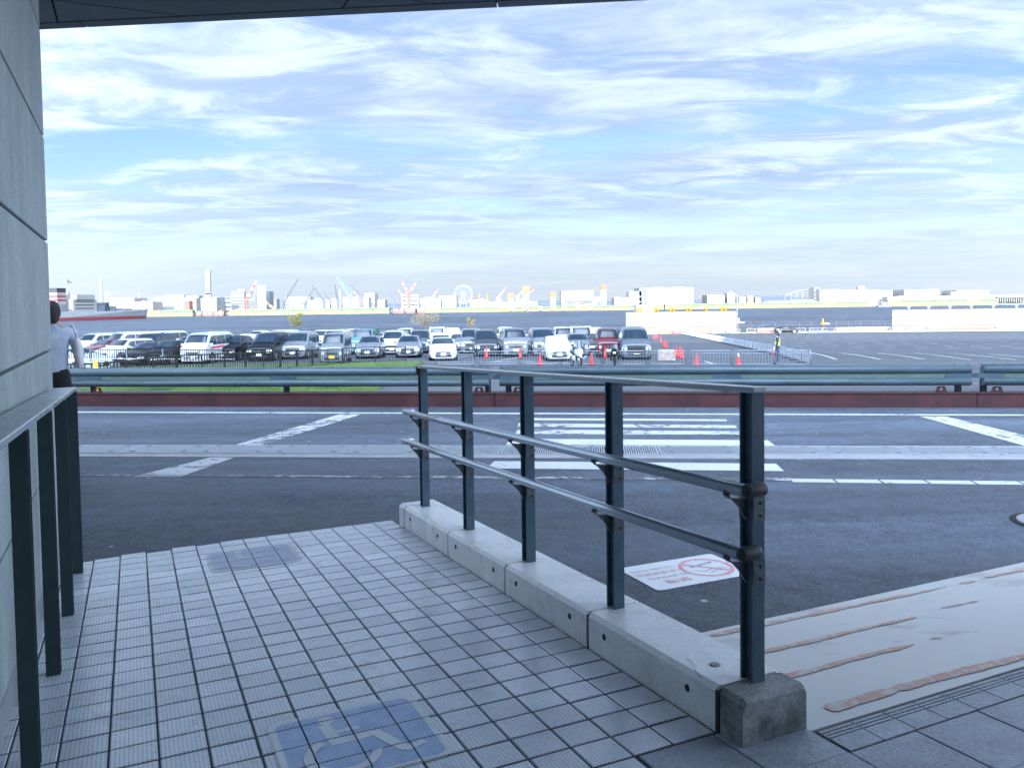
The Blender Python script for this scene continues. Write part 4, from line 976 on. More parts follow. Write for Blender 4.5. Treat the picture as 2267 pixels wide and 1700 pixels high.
# (type, paint, px of the middle of the front, distance, heading offset in degrees, label, detail, options)
CARS = [
 ('coupe', 'white', 222, 47.5, 62, 'white coupe with arched side windows seen from the side beyond the black fence, far left', 1, {}),
 ('sedan', 'black', 286, 51, -6, 'black low sedan between the white coupe and the black car with a white plate', 2, {}),
 ('hatch', 'black', 338, 51.5, -6, 'black car showing a white number plate, left of the white van with red stripe', 2, {}),
 ('hiace', 'white', 424, 52.5, -4, 'white van with a red stripe along its side', 2, {'stripe': 1}),
 ('suv', 'black', 490, 55, -3, 'black sport utility car with a bright chrome grille right of the red striped van', 2, {}),
 ('minivan', 'black', 572, 54.5, -2, 'black minivan with chrome headlight trim in the front row beside a silver minivan', 2, {}),
 ('minivan', 'silver', 646, 56.5, 0, 'silver minivan in the front row between the black minivan and the small silver van', 2, {}),
 ('keivan', 'silver', 733, 50.5, 2, 'small boxy silver van with a yellow number plate behind the black fence', 2, {'yellow': True}),
 ('wagon', 'silver', 812, 56, 3, 'silver station wagon in the front row right of the small silver van', 2, {}),
 ('wagon', 'silver', 902, 56.5, 4, 'silver station wagon at the right end of the black fence', 2, {}),
 ('sedan', 'white', 981, 52.5, 6, 'white sedan with a large round badge on its grille at the end of the grass', 2, {'star': 1}),
 ('minivan', 'navy', 300, 61, -4, 'dark blue minivan in the second row behind the low black sedan', 1, {}),
 ('wagon', 'white', 224, 56, -20, 'white wagon directly behind the white coupe', 1, {}),
 ('hiace', 'white', 236, 64, -28, 'long white van with a row of side windows, far left of the second row', 1, {}),
 ('sedan', 'maroon', 186, 62, -20, 'maroon car of which the roof shows beside the walking man', 1, {}),
 ('minivan', 'white', 168, 72, -16, 'white minivan just right of the man with the bag', 1, {}),
 ('minivan', 'steel', 204, 78, -16, 'grey blue minivan in the far left back row', 1, {}),
 ('hiace', 'white', 338, 82, -12, 'white van roof showing behind the dark blue minivan', 1, {}),
 ('wagon', 'steel', 392, 68, -6, 'grey blue wagon behind the white van with red stripe, on its left', 1, {}),
 ('suv', 'black', 424, 86, -6, 'black car of which only the roof shows above the red striped van', 1, {}),
 ('suv', 'pearl', 524, 66, -4, 'pearl white sport utility car in the second row behind the black one', 1, {'shade': True}),
 ('hiace', 'white', 606, 68, -3, 'white van in the second row behind the black minivan, under the yellow green tree', 1, {}),
 ('minivan', 'silver', 648, 74, 0, 'silver white minivan with large windows below the yellow green tree', 1, {}),
 ('keivan', 'white', 560, 84, -3, 'small white van in the back row left of the yellow green tree', 1, {}),
 ('hiace', 'white', 736, 64, 2, 'white van peeping over the roof of the small silver van', 1, {}),
 ('hiace', 'pearl', 778, 86, 2, 'pearl white high roof van in the back row above the green truck', 1, {}),
 ('truck', 'teal', 800, 64, 2, 'dark green box truck parked behind the silver station wagon', 1, {'cargo': 1}),
 ('minivan', 'white', 866, 63, 3, 'white minivan in the second row between the two silver station wagons', 1, {}),
 ('hiace', 'white', 893, 82, 3, 'white van in the back row below the large bare tree', 1, {}),
 ('minivan', 'steel', 928, 66, 4, 'grey blue minivan behind the silver wagon at the fence end', 1, {}),
 ('hatch', 'white', 976, 62, 5, 'white hatchback behind the white sedan with the round badge', 1, {}),
 ('truck', 'beige', 968, 90, 5, 'beige box truck in the back row under the bare tree', 1, {}),
 ('hiace', 'white', 1003, 84, 5, 'white van in the back row between the two bare trees', 1, {'shade': True}),
 ('sedan', 'silver', 1018, 72, 5, 'silver sedan half hidden behind the white hatchback', 1, {}),
 ('bigvan', 'silver', 1045, 62.5, 4, 'silver minivan with a broad chrome grille left of the dark grey one', 2, {}),
 ('minivan', 'grey', 1078, 57.5, 5, 'dark grey minivan with a white plate left of the big silver van', 2, {}),
 ('sedan', 'grey', 1068, 92, 5, 'grey car in the back row above the silver and dark grey minivans', 1, {}),
 ('hiace', 'silver', 1142, 56, 5, 'big silver passenger van with chrome grille in the middle of the car park', 2, {}),
 ('hiace', 'white', 1124, 84, 5, 'white van behind the big silver passenger van', 1, {}),
 ('bigvan', 'silver', 1206, 57.5, 3, 'silver minivan with a gold tinted grille right of the big silver van', 2, {}),
 ('hatch', 'white', 1239, 50.5, 3, 'white hatchback with wide black grille in front of the silver minivan, behind a motorcycle', 2, {'shade': True}),
 ('hiace', 'white', 1250, 68, 0, 'white van with dark windscreen behind the white hatchback', 1, {}),
 ('wagon', 'silver', 1281, 57, -2, 'silver wagon with dark oval grille right of the white hatchback', 2, {}),
 ('truck', 'pearl', 1288, 66, -2, 'pearl grey box truck behind the silver wagon with oval grille', 1, {'cargo': 2}),
 ('sedan', 'grey', 1312, 64, -4, 'grey sedan in the gap left of the maroon van', 1, {}),
 ('minivan', 'white', 1319, 78, -3, 'white minivan with a bright sky blue windscreen behind the grey sedan', 1, {'shade': True}),
 ('keivan', 'maroon', 1347, 54, -3, 'maroon small van left of the large dark minivan', 2, {}),
 ('suv', 'grey', 1372, 82, -4, 'dark grey sport utility car behind the maroon small van', 1, {}),
 ('bigvan', 'steel', 1409, 51, -5, 'large dark silver minivan with big black grille at the right end of the rows', 2, {'trapez': 1}),
 ('bigvan', 'grey', 1409, 80, -5, 'grey minivan roof showing over the large dark silver minivan', 1, {}),
 ('minivan', 'pearl', 702, 90, 1, 'pearl minivan in the back row above the small silver van', 1, {}),
 ('hatch', 'pearl', 838, 92, 2, 'pearl hatchback in the back row right of the green truck', 1, {}),
]
M_STRIPE = mat('red_stripe', (0.55, 0.03, 0.05), 0.35)
for ty, pn, px_, Z, hd, lb, dt, op in CARS:
    p = at_row(px_, Z); L, Wd, H = TYPES[ty][:3]
    # the pixel marks the middle of the front bumper; move back by half the length along the heading
    a = R(hd); loc = p + Vector((-math.sin(a), math.cos(a), 0)) * (L / 2); loc.z = terr(loc.x, loc.y)
    cg = {1: mat('green_tarpaulin', (0.07, 0.13, 0.13), 0.7, var=0.2, scale=4), 2: paint('pearl')}.get(op.get('cargo'))
    c = make_car(ty, pn, loc, a, lb, {'hiace': 'van', 'keivan': 'van', 'truck': 'truck'}.get(ty, 'car'), dt, op.get('shade', False), op.get('yellow', False), cg)
    sl_ = (terr(loc.x, loc.y + 1) - terr(loc.x, loc.y - 1)) / 2
    c.rotation_euler = (math.atan(sl_), 0, a)
    if 'stripe' in op:
        for s_ in (1, -1):
            m_ = MB(); m_.add([(s_ * (Wd / 2 + .006), -L * .30, 1.05), (s_ * (Wd / 2 + .006), L * .1, 1.12), (s_ * (Wd / 2 + .006), L * .1, 1.02), (s_ * (Wd / 2 + .006), -L * .34, .93)], [(0, 1, 2, 3)]); m_.build('red_stripe', M_STRIPE, c)
    if 'star' in op:
        m_ = MB(); yy = -L / 2 - .045; zz_ = .58; ring = [(0.10 * math.cos(2 * PI * k / 16), yy, zz_ + 0.10 * math.sin(2 * PI * k / 16)) for k in range(17)]
        m_.tube(ring, .010, 6)
        for k in range(3):
            a_ = R(90 + 120 * k); m_.bar((0, yy, zz_), (.095 * math.cos(a_), yy, zz_ + .095 * math.sin(a_)), .018, .018)
        m_.build('badge', M_CHROME, c)
    if 'trapez' in op:
        m_ = MB(); f = -L / 2 - .03
        m_.prism([(-.62, f, .42), (.62, f, .42), (.50, f, .80), (-.50, f, .80)], (0, -.03, 0)); m_.build('grille', M_TRIM, c)
        m_ = MB()
        m_.bar((-.68, f - .03, .40), (-.54, f - .03, .84), .05, .05); m_.bar((.68, f - .03, .40), (.54, f - .03, .84), .05, .05)
        for zz_ in (.90, 1.0): m_.box((0, f - .02, zz_), (1.3, .03, .035))
        m_.build('grille_trim', M_CHROME, c)
# dark sedan far off at the lot's edge, side on
p = aty(1740, 733, 163.2); p.z = terr(p.x, p.y); c = make_car('coupe', 'black', p, R(84), 'lone black sedan parked side on at the far edge of the empty car park', 'car', 1)

# ================================================================== TRAFFIC CONES
M_CONE = mat('cone_red', (0.52, 0.025, 0.025), 0.5, var=0.08, scale=12)
M_CONEB = mat('cone_base', (0.16, 0.02, 0.025), 0.7)
M_CONEW = mat('cone_white', (0.75, 0.75, 0.75), 0.4)
cone_m = MB().lathe([(0.150, 0.03), (0.140, 0.06), (0.030, 0.66), (0.022, 0.70), (0.001, 0.702)], (0, 0, 0), 14).mesh('cone'); cone_m.materials.append(M_CONE)
base_m = MB().box((0, 0, 0.015), (0.38, 0.38, 0.03)).mesh('base'); base_m.materials.append(M_CONEB)
band_m = MB().lathe([(0.099, 0.30), (0.082, 0.39), (0.080, 0.391), (0.097, 0.299)], (0, 0, 0), 14).mesh('band')
CN = [(1077, 792, 'red traffic cone standing alone right of the white sedan'), (1119, 780, 'red traffic cone in front of the big silver passenger van'),
      (1152, 792, 'red traffic cone left of the white hatchback, nearer than the silver van'), (1191, 779.5, 'red traffic cone at the front of the silver minivan with gold tinted grille'),
      (1196, 809, 'red traffic cone at the barriers, left of the white hatchback'), (1309.5, 809, 'red traffic cone at the barriers between the two motorcycles'),
      (1340, 792, 'red traffic cone in front of the maroon van, nearer of the pair'), (1344, 784, 'red traffic cone in front of the maroon van, behind its twin'),
      (1463, 759.5, 'red traffic cone standing singly beyond the large dark minivan'), (1471, 768, 'red traffic cone touching a nearer one, behind the large dark minivan'),
      (1475.5, 771, 'red traffic cone in front of another just right of the large dark minivan'), (1497, 791, 'red traffic cone beside the white crate, left of a touching pair'),
      (1505, 792, 'red traffic cone of the touching pair, its left one, right of the crate'), (1510, 794, 'red traffic cone of the touching pair, its right one, right of the crate'),
      (1542.5, 809.5, 'red traffic cone at the barriers right of the white crate'), (1635, 809, 'red traffic cone with a white top at the barriers'),
      (1447, 750, 'small red traffic cone farthest left of the distant three'), (1451, 749, 'small red traffic cone in the middle of the distant three'), (1455, 748.5, 'small red traffic cone at the right of the distant three')]
for i, (x, y, lb) in enumerate(CN):
    p = onterr(x, y); t = thing('traffic_cone', lb, 'traffic cone', p, random.uniform(0, 1), 'red traffic cones in the car park')
    put('cone', cone_m, None, t); put('base', base_m, None, t)
    if i == 15:
        put('band', MB().lathe([(0.066, 0.48), (0.032, 0.665), (0.001, 0.706), (0.001, 0.47)], (0, 0, 0), 14).mesh('band'), M_CONEW, t)

# ================================================================== CROWD BARRIERS
M_BARR = mat('barrier_galvanised', (0.28, 0.31, 0.35), 0.38, metal=0.45, var=0.08, scale=10)
M_BARRW = mat('barrier_white', (0.42, 0.43, 0.44), 0.45)
BW, BH_ = 2.30, 0.86
fr = MB(); rr_ = 0.020
fr.tube([(-BW / 2, 0, 0.05), (-BW / 2, 0, BH_ - .08), (-BW / 2 + .08, 0, BH_), (BW / 2 - .08, 0, BH_), (BW / 2, 0, BH_ - .08), (BW / 2, 0, 0.05)], rr_, 6)
fr.tube([(-BW / 2, 0, 0.14), (BW / 2, 0, 0.14)], rr_ * .9, 6)
fr.tube([(-BW / 2, 0, BH_ - .14), (BW / 2, 0, BH_ - .14)], rr_ * .7, 6)
fr_m = fr.mesh('frame'); fr_m.materials.append(M_BARR)
br_ = MB()
for k in range(13): x = -BW / 2 + BW * (k + 1) / 14; br_.box((x, 0, 0.14 + (BH_ - .28) / 2), (0.016, 0.016, BH_ - .28))
br_m = br_.mesh('bars'); br_m.materials.append(M_BARR)
ft_m = MB().box((0, 0, 0.025), (0.06, 0.50, 0.05)).mesh('foot'); ft_m.materials.append(M_TRIM)
st_m = MB().box((0, -0.024, BH_ * .58), (BW * .62, 0.010, 0.085)).mesh('white_strip'); st_m.materials.append(M_BARRW)  # plain white strip across the middle of a barrier
def barrier(a, b_, label, group, strip_=True, sc=1.0):
    d = b_ - a; mid = (a + b_) / 2
    t = thing('crowd_barrier', label, 'crowd barrier', mid, math.atan2(d.y, d.x), group); t.rotation_euler = (0, -math.atan2(d.z, Vector((d.x, d.y)).length), math.atan2(d.y, d.x))
    t.scale = (max(.6, d.length / (BW + .06)), 1, 1)
    put('frame', fr_m, None, t); o = put('bars', br_m, None, t); o['kind'] = 'stuff'
    for s_ in (-.98, .98): put('foot', ft_m, None, t, (s_, 0, 0))
    if strip_: put('white_strip', st_m, None, t)
GF = 'crowd barriers along the front of the car park'
FB = [(965, 1054, 'in front of the white sedan with the round badge'), (1058, 1150, 'below the dark grey minivan and big silver van'), (1153, 1239, 'around the cone left of the white hatchback'),
      (1242, 1333, 'in front of the left motorcycle'), (1336, 1432, 'in front of the right motorcycle and the large dark minivan'), (1437, 1520, 'in front of the white crate'),
      (1527, 1620, 'right of the white crate, behind a cone'), (1622, 1716, 'with the cone with a white top before it'), (1718, 1794, 'in front of the guard, last at the right')]
for x0, x1, lb in FB: barrier(onterr(x0, 811.5), onterr(x1, 811.5 - .2), 'galvanised crowd barrier ' + lb, GF, False)
pa, pb = onterr(1795, 810), onterr(1512, 740.5); N = int((pb - pa).length / 2.4)
for k in range(N):
    a, b_ = pa + (pb - pa) * (k / N), pa + (pb - pa) * ((k + 1) / N)
    a = Vector((a.x, a.y, terr(a.x, a.y))); b_ = Vector((b_.x, b_.y, terr(b_.x, b_.y)))
    sl_ = es(a)[1] > 93
    lb = 'sunlit pale crowd barrier in the far part of the slanting row' if sl_ else 'shaded galvanised crowd barrier in the slanting row behind the guard'
    if k == 0: lb = 'nearest crowd barrier of the slanting row, meeting the front row at the right'
    if k == N - 1: lb = 'last crowd barrier of the slanting row, by the arrow board'
    barrier(a, b_, lb, 'sunlit barriers of the slanting row' if sl_ else 'shaded barriers of the slanting row')

# white weathered crate by the barriers
p = onterr(1478, 800); cr_ = thing('crate', 'white weathered slatted crate standing behind the crowd barriers', 'crate', p)
M_CRATE = mat('crate_white', (0.26, 0.15, 0.10), 0.7, var=0.25, scale=3.5, color2=(0.38, 0.36, 0.33))
MB().box((0, 0.3, .36), (0.90, 0.58, .62)).build('body', mat('crate_core', (0.50, 0.48, 0.44), 0.8), cr_)
for ix in range(4):
    for iz in range(3): MB().box((-.345 + ix * .23, -.004, .145 + iz * .215), (.215, .02, .200)).build('panel', M_CRATE, cr_)

# ================================================================== MOTORCYCLES
def motorcycle(px_, py_, rz, label, colr, screen):
    p = onterr(px_, py_); t = thing('motorcycle', label, 'motorcycle', p, rz, 'motorcycles parked behind the barriers')
    body = paint(colr)
    for y in (-.68, .68):
        w_ = MB(); ring = [(0, y + .25 * math.cos(2 * PI * k / 18), .30 + .25 * math.sin(2 * PI * k / 18)) for k in range(19)]; w_.tube(ring, .052, 8); o = w_.build('wheel', M_TYRE, t)
        MB().disc((0, y, .30), .20, (1, 0, 0), .03, 14).build('rim', M_RIM, o)
    MB().tube([(-.09, -.68, .30), (-.09, -.45, .98)], .024, 8).build('fork', M_CHROME, t); MB().tube([(.09, -.68, .30), (.09, -.45, .98)], .024, 8).build('fork', M_CHROME, t)
    f = MB(); f.loft([[Vector((x * s_, y, z)) for x, z in ((-.12, .62), (-.20, .78), (-.16, .98), (0, 1.06), (.16, .98), (.20, .78), (.12, .62), (0, .56))] for y, s_ in ((-.80, .55), (-.70, 1.0), (-.40, 1.15), (-.25, .8))], True, True, True); f.build('fairing', body, t)
    MB().box((0, -.815, .82), (.16, .04, .10)).build('headlight', M_LAMP, t)
    for s_ in (-1, 1):
        m_ = MB(); m_.loft([[Vector((s_ * (.17 + dx_), y, z)) for dx_, z in ((0, .35), (.06, .40), (.05, .62), (0, .66))] for y in (-.45, -.15, .15)], True, True, True); m_.build('side_panel', body, t)
        MB().tube([(s_ * .10, -.42, 1.02), (s_ * .34, -.34, 1.06)], .016, 8).build('handlebar', M_TRIM, t)
        m_ = MB(); m_.bar((s_ * .24, -.42, 1.04), (s_ * .32, -.46, 1.20), .012, .012); m_.box((s_ * .34, -.47, 1.23), (.14, .03, .08)); m_.build('mirror', M_TRIM, t)
    MB().loft([[Vector((x, y, z + dz)) for x, z in ((-.11, .70), (-.14, .78), (0, .84), (.14, .78), (.11, .70))] for y, dz in ((-.25, .06), (.10, .0), (.55, .03), (.75, .08))], True, True, True).build('seat', M_TRIM, t)
    MB().box((0, .05, .48), (.26, .60, .30)).build('engine', mat('engine_dark', (.05, .05, .055), .5, metal=.5), t)
    MB().loft([[Vector((x, y, z)) for x, z in ((-.06, .34), (-.09, .50), (0, .55), (.09, .50), (.06, .34))] for y in (-.90, -.70, -.46)], False, False, True).build('front_mudguard', body, t)
    MB().loft([[Vector((-.20, -.66, .98)), Vector((-.10, -.72, 1.0)), Vector((.10, -.72, 1.0)), Vector((.20, -.66, .98))], [Vector((-.17, -.56, screen)), Vector((-.08, -.60, screen + .04)), Vector((.08, -.60, screen + .04)), Vector((.17, -.56, screen))]], False, False, True).build('windscreen', M_GLASS, t)
motorcycle(1275, 812, R(14), 'large scooter with white fairing behind the barriers, in front of the white hatchback', 'white', 1.42)
motorcycle(1361, 812, R(-8), 'slim black motorcycle behind the barriers, left of the large dark minivan', 'black', 1.22)

# ================================================================== BLACK FENCES AND GRASS
def gz(Y): return 1.6 - (1.93 + .036 * (min(Y, 30) - 16) + .047 * max(Y - 30, 0))
M_BLACK = mat('fence_black', (0.012, 0.013, 0.014), 0.5)
def fence(pts, h, label, pitch=0.21, white=False):
    f = thing('metal_fence', label, 'fence', pts[0], 0, 'low metal fences by the grass'); b0 = pts[0]
    tr = MB(); bars = MB()
    for i in range(len(pts) - 1):
        a, b_ = pts[i] - b0, pts[i + 1] - b0; L = (b_ - a).length
        o = MB().bar(a + Vector((0, 0, h)), b_ + Vector((0, 0, h)), .05, .045).build('top_rail', M_BLACK, f)
        o = MB().bar(a + Vector((0, 0, .10)), b_ + Vector((0, 0, .10)), .035, .035).build('bottom_rail', M_BARRW if white else M_BLACK, f)
        n = int(L / pitch)
        for k in range(n): q = a + (b_ - a) * ((k + .5) / n); bars.box(q + Vector((0, 0, h / 2 + .04)), (.028, .024, h - .10))
        m_ = max(1, round(L / 2.0))
        for k in range(m_): q = a + (b_ - a) * (k / m_); MB().box(q + Vector((0, 0, h / 2)), (.055, .055, h + .06)).build('post', M_BARR if white else M_BLACK, f)
    MB().box(pts[-1] - b0 + Vector((0, 0, h / 2)), (.055, .055, h + .06)).build('post', M_BLACK, f)
    o = bars.build('bars', M_BLACK, f); o['kind'] = 'stuff'
FPTS = []
for x, yt, Z in [(-60, 812, 21), (210, 805.5, 24), (390, 787.5, 30), (620, 778, 39), (691, 775, 42.5), (758, 771.5, 46), (830, 768.5, 48.5), (898, 768, 50)]:
    q = aty(x, yt, Z); q.z -= .90; FPTS.append(q)
fence(FPTS, .90, 'black bar fence rising and bending along the grass in front of the parked cars')
FA = []
for x in (120, 200, 280, 360, 440, 520):
    q = aty(x, 773.5 + (x - 175) * .004, 46.5); q.z -= .62; FA.append(q)
fence(FA, .62, 'second black fence with silver posts and white bottom rail behind the left grass', 0.12, True)
grass_poly = [(-34, 17.2), (-3.0, 16.6), (-3.4, 20.5), (-4.2, 30), (-5.4, 49), (-7.5, 50.2), (-36, 47.5)]
gm_ = MB(); strips_ = []
for Y in (16.3, 18, 20, 24, 28, 32, 36, 40, 44, 47, 50): strips_.append([Vector((-40, Y, gz(Y))), Vector((interp(Y, [16.3, 20.5, 30, 49], [-2.9, -3.4, -4.2, -5.4]), Y, gz(Y))), Vector((interp(Y, [16.3, 20.5, 30, 49], [-2.9, -3.4, -4.2, -5.4]) + .25, Y, min(gz(Y) - .05, gz(Y)) - .9))])
gm_.loft(strips_, False, False, False); tag(gm_.build('grass_bank', mat('bank_soil', (0.055, 0.085, 0.035), 0.9, var=0.3, scale=2)), kind='structure')
MB().add([(-30, 16.4, gz(16.4) + .02), (-7.4, 16.4, gz(16.4) + .02), (-8.6, 20.6, gz(20.6) + .02), (-30, 22, gz(22) + .02)], [(0, 1, 2, 3)]).build('path', M_CONCL)['kind'] = 'structure'
M_GRASS = mat('grass_blade', (0.038, 0.10, 0.016), 0.6, color2=(0.12, 0.175, 0.035), scale=0.8)
gb_ = MB(); rnd = random.Random(3)
def blade(x, y, h, w_):
    z = gz(y); l = rnd.uniform(.12, .42) * h; d = rnd.uniform(-.4, .4) * h; a = rnd.uniform(0, PI)
    dx_, dy_ = math.cos(a) * w_, math.sin(a) * w_ * .4
    gb_.v += [(x - dx_, y - dy_, z), (x + dx_, y + dy_, z), (x + l * .4, y + d * .4, z + h * .7), (x + l, y + d, z + h)]
    o = len(gb_.v) - 4; gb_.f += [(o, o + 1, o + 2), (o, o + 2, o + 3)]; gb_.sm += [False, False]
for _ in range(26000):
    y = rnd.uniform(16.5, 24); xr = interp(y, [16.3, 20.5, 30, 49], [-2.9, -3.4, -4.2, -5.4]); x = rnd.uniform(-11.5, xr)
    if x < -7.3 - (y - 16.4) * .28 and y < 21.5: continue
    blade(x, y, rnd.uniform(.07, .20), .008)
for _ in range(34000):
    y = rnd.uniform(24, 50); xr = interp(y, [16.3, 20.5, 30, 49], [-2.9, -3.4, -4.2, -5.4]); x = xr - abs(rnd.gauss(0, 7)) if y > 38 else rnd.uniform(-26, xr)
    if x < -32: continue
    blade(x, y, rnd.uniform(.05, .12), .018)
tag(gb_.build('grass', M_GRASS, None, False), kind='stuff')
MB().lathe([(.05, 0), (.05, .9)], (0, 0, 0), 10).build('bollard', mat('yellow_paint', (.65, .45, .03), .5)).location = onz(213, 866, gz(18.5))
b_ = bpy.data.objects['bollard']; b_.location = Vector((aty(213, 850, 18.6).x, 18.6, gz(18.6))); tag(b_, 'thin yellow pole behind the guardrail at far left', 'pole')

# ================================================================== CAR PARK LINES
M_LOTP = mat('lot_paint', (0.42, 0.43, 0.44), 0.6, var=0.15, scale=3)
def lotline(p, q, w_):
    a, b_ = onterr(*p), onterr(*q); n = 6; d = (b_ - a); nn_ = Vector((-d.y, d.x, 0)).normalized() * w_ / 2; A, B = [], []
    for i in range(n + 1):
        c = a + d * (i / n); c.z = terr(c.x, c.y) + .012; A.append(c - nn_); B.append(c + nn_)
    m_ = MB(); m_.loft([A, B], False, False, False); m_.build('bay_line', M_LOTP, PARK)
for p, q in [((1778, 777.5), (1852, 796)), ((1863, 782), (1950, 796)), ((1943, 782), (2048, 796)), ((2025, 782), (2148, 797)), ((2110, 783), (2250, 797)), ((2192, 784), (2330, 797)), ((2280, 784), (2440, 798)), ((1560, 800), (1580, 806))]:
    lotline(p, q, .16)
for y, x0, dx_, ln in [(771.3, 1885, 71, 28), (766.6, 1766, 64, 24), (761.5, 1760, 60, 20), (757.8, 1765, 56, 18), (748.5, 1690, 30, 14), (745.8, 1700, 27, 12), (743.2, 1688, 25, 11), (740.8, 1692, 23, 10)]:
    x = x0; s_ = 0.0
    while x < 2420:
        lotline((x, y), (x + ln, y + .05), .22); x += dx_
for p, q in [((1000, 796), (1090, 778)), ((925, 803), (1180, 800)), ((980, 806), (1060, 806)), ((1088, 802), (1160, 790)), ((1210, 796), (1330, 778)), ((1292, 795), (1305, 781)), ((1000, 784), (1060, 783)), ((1100, 806), (1150, 806)), ((1085, 801), (1260, 804))]:
    lotline(p, q, .14)
# ================================================================== PEOPLE
def skin(name, pts, edges, mt, parent, sub=2):
    me = bpy.data.meshes.new(name); me.from_pydata([p[:3] for p in pts], edges, [])
    o = bpy.data.objects.new(name, me); col.objects.link(o)
    md = o.modifiers.new('skin', 'SKIN'); md.use_smooth_shade = True
    for i, p in enumerate(pts):
        sv = me.skin_vertices[0].data[i]; r_ = p[3]; sv.radius = (r_, p[4] if len(p) > 4 else r_); sv.use_root = (i == 0)
    s_ = o.modifiers.new('sub', 'SUBSURF'); s_.levels = sub; s_.render_levels = sub
    dg = bpy.context.evaluated_depsgraph_get(); dg.update()
    nm_ = bpy.data.meshes.new_from_object(o.evaluated_get(dg)); nm_.name = name
    bpy.data.objects.remove(o); nm_.materials.clear(); nm_.materials.append(mt)
    for f in nm_.polygons: f.use_smooth = True
    return put(name, nm_, None, parent)
def ell(c, r_, n=12, m_=8):
    mb = MB(); mb.lathe([(max(.001, math.sin(PI * k / m_)) , -math.cos(PI * k / m_)) for k in range(m_ + 1)], (0, 0, 0), n)
    mb.v = [(c[0] + a * r_[0], c[1] + b_ * r_[1], c[2] + d * r_[2]) for a, b_, d in mb.v]; return mb
M_SKIN = mat('skin', (0.42, 0.26, 0.19), 0.55)
M_HAIR = mat('hair_dark', (0.022, 0.014, 0.012), 0.6, bump=0.004, bscale=220)
M_SHIRT = mat('shirt_pale_blue', (0.50, 0.56, 0.66), 0.8, var=0.10, scale=9, bump=0.012, bscale=14)
M_TROU = mat('trousers_black', (0.010, 0.010, 0.013), 0.85)
M_SHOE = mat('shoe_black', (0.012, 0.012, 0.012), 0.4)
def body(parent, armR, armL, kneeR, kneeL, footR, footL):
    P_ = [(0, 0, .95, .125, .10), (0, 0, 1.12, .12, .09), (0, 0, 1.32, .145, .10), (0, -.01, 1.47, .09, .075), (0, 0, 1.54, .052), (0, .015, 1.62, .068, .08), (0, .02, 1.70, .075, .09), (0, .02, 1.755, .05, .06)]
    E_ = [(0, 1), (1, 2), (2, 3), (3, 4), (4, 5), (5, 6), (6, 7)]
    def add(i, p): P_.append(p); E_.append((i, len(P_) - 1)); return len(P_) - 1
    for s_, (el, wr, hd) in ((1, armR), (-1, armL)):
        a = add(3, (s_ * .17, 0, 1.44, .055)); b_ = add(a, (*el, .042)); c = add(b_, (*wr, .029)); h = add(c, (*hd, .034, .018))
        d = (Vector(hd) - Vector(wr)).normalized()
        sd_ = Vector((d.y, -d.x, 0)); sd_ = sd_.normalized() if sd_.length > .1 else Vector((0, 1, 0))
        for k, ln in enumerate((.060, .075, .080, .070)):
            q = Vector(hd) + sd_ * (-.024 + .016 * k) + d * .035; q2 = q + d * ln * .5 + Vector((0, 0, -.006)); q3 = q2 + d * ln * .45 + Vector((0, 0, -.018))
            i1 = add(h, (*q, .0095)); i2 = add(i1, (*q2, .009)); add(i2, (*q3, .0075))
        q = Vector(hd) - sd_ * .036 - d * .012; i1 = add(h, (*q, .011)); add(i1, (*(q - sd_ * .016 + d * .034), .009))
    for s_, kn, ft in ((1, kneeR, footR), (-1, kneeL, footL)):
        a = add(0, (s_ * .095, 0, .88, .095)); b_ = add(a, (*kn, .062)); cf = Vector(kn) * .6 + Vector(ft) * .4; c0 = add(b_, (cf.x, cf.y - .015, cf.z, .055)); c = add(c0, (*ft, .038)); add(c, (ft[0], ft[1] + .13, ft[2] - .05, .036, .025))
    return skin('body', P_, E_, M_SKIN, parent)
def sleeve_top(name, parent, m_, armR, armL, hem, grow=1.0, full=True):
    P_ = [(0, 0, hem, .175, .125), (0, 0, hem + .12, .165, .118), (0, -.005, 1.28, .18, .125), (0, -.012, 1.42, .135, .10), (0, -.005, 1.505, .080, .075), (0, 0, 1.545, .070, .068)]
    E_ = [(0, 1), (1, 2), (2, 3), (3, 4), (4, 5)]
    for s_, (el, wr, hd) in ((1, armR), (-1, armL)):
        P_.append((s_ * .185, 0, 1.425, .078)); i = len(P_) - 1; E_.append((3, i)); P_.append((*el, .062)); E_.append((i, i + 1))
        w_ = Vector(el).lerp(Vector(wr), .88); P_.append((*w_, .046)); E_.append((i + 1, i + 2))
    return skin(name, P_, E_, m_, parent)
def trousers(parent, m_, kneeR, kneeL, footR, footL):
    P_ = [(0, 0, 1.10, .150, .112), (0, 0, .95, .16, .122)]; E_ = [(0, 1)]
    for s_, kn, ft in ((1, kneeR, footR), (-1, kneeL, footL)):
        P_.append((s_ * .098, 0, .82, .108)); i = len(P_) - 1; E_.append((1, i)); P_.append((*kn, .082)); E_.append((i, i + 1)); P_.append((ft[0], ft[1], ft[2] + .02, .066)); E_.append((i + 1, i + 2))
    return skin('trousers', P_, E_, m_, parent)
def head_bits(parent):
    for s_ in (-1, 1):
        ell((s_ * .084, .012, 1.655), (.012, .024, .034)).build('ear', M_SKIN, parent)
        ell((s_ * .032, .098, 1.675), (.014, .008, .009)).build('eye', M_TRIM, parent)
    ell((0, .110, 1.645), (.014, .018, .026)).build('nose', M_SKIN, parent)
    ell((0, .098, 1.605), (.026, .010, .008)).build('mouth', mat('lips', (.32, .13, .11), .5), parent)
def shoes(parent, fr_, fl):
    for f in (fr_, fl): ell((f[0], f[1] + .06, .045), (.048, .135, .05)).build('shoe', M_SHOE, parent)

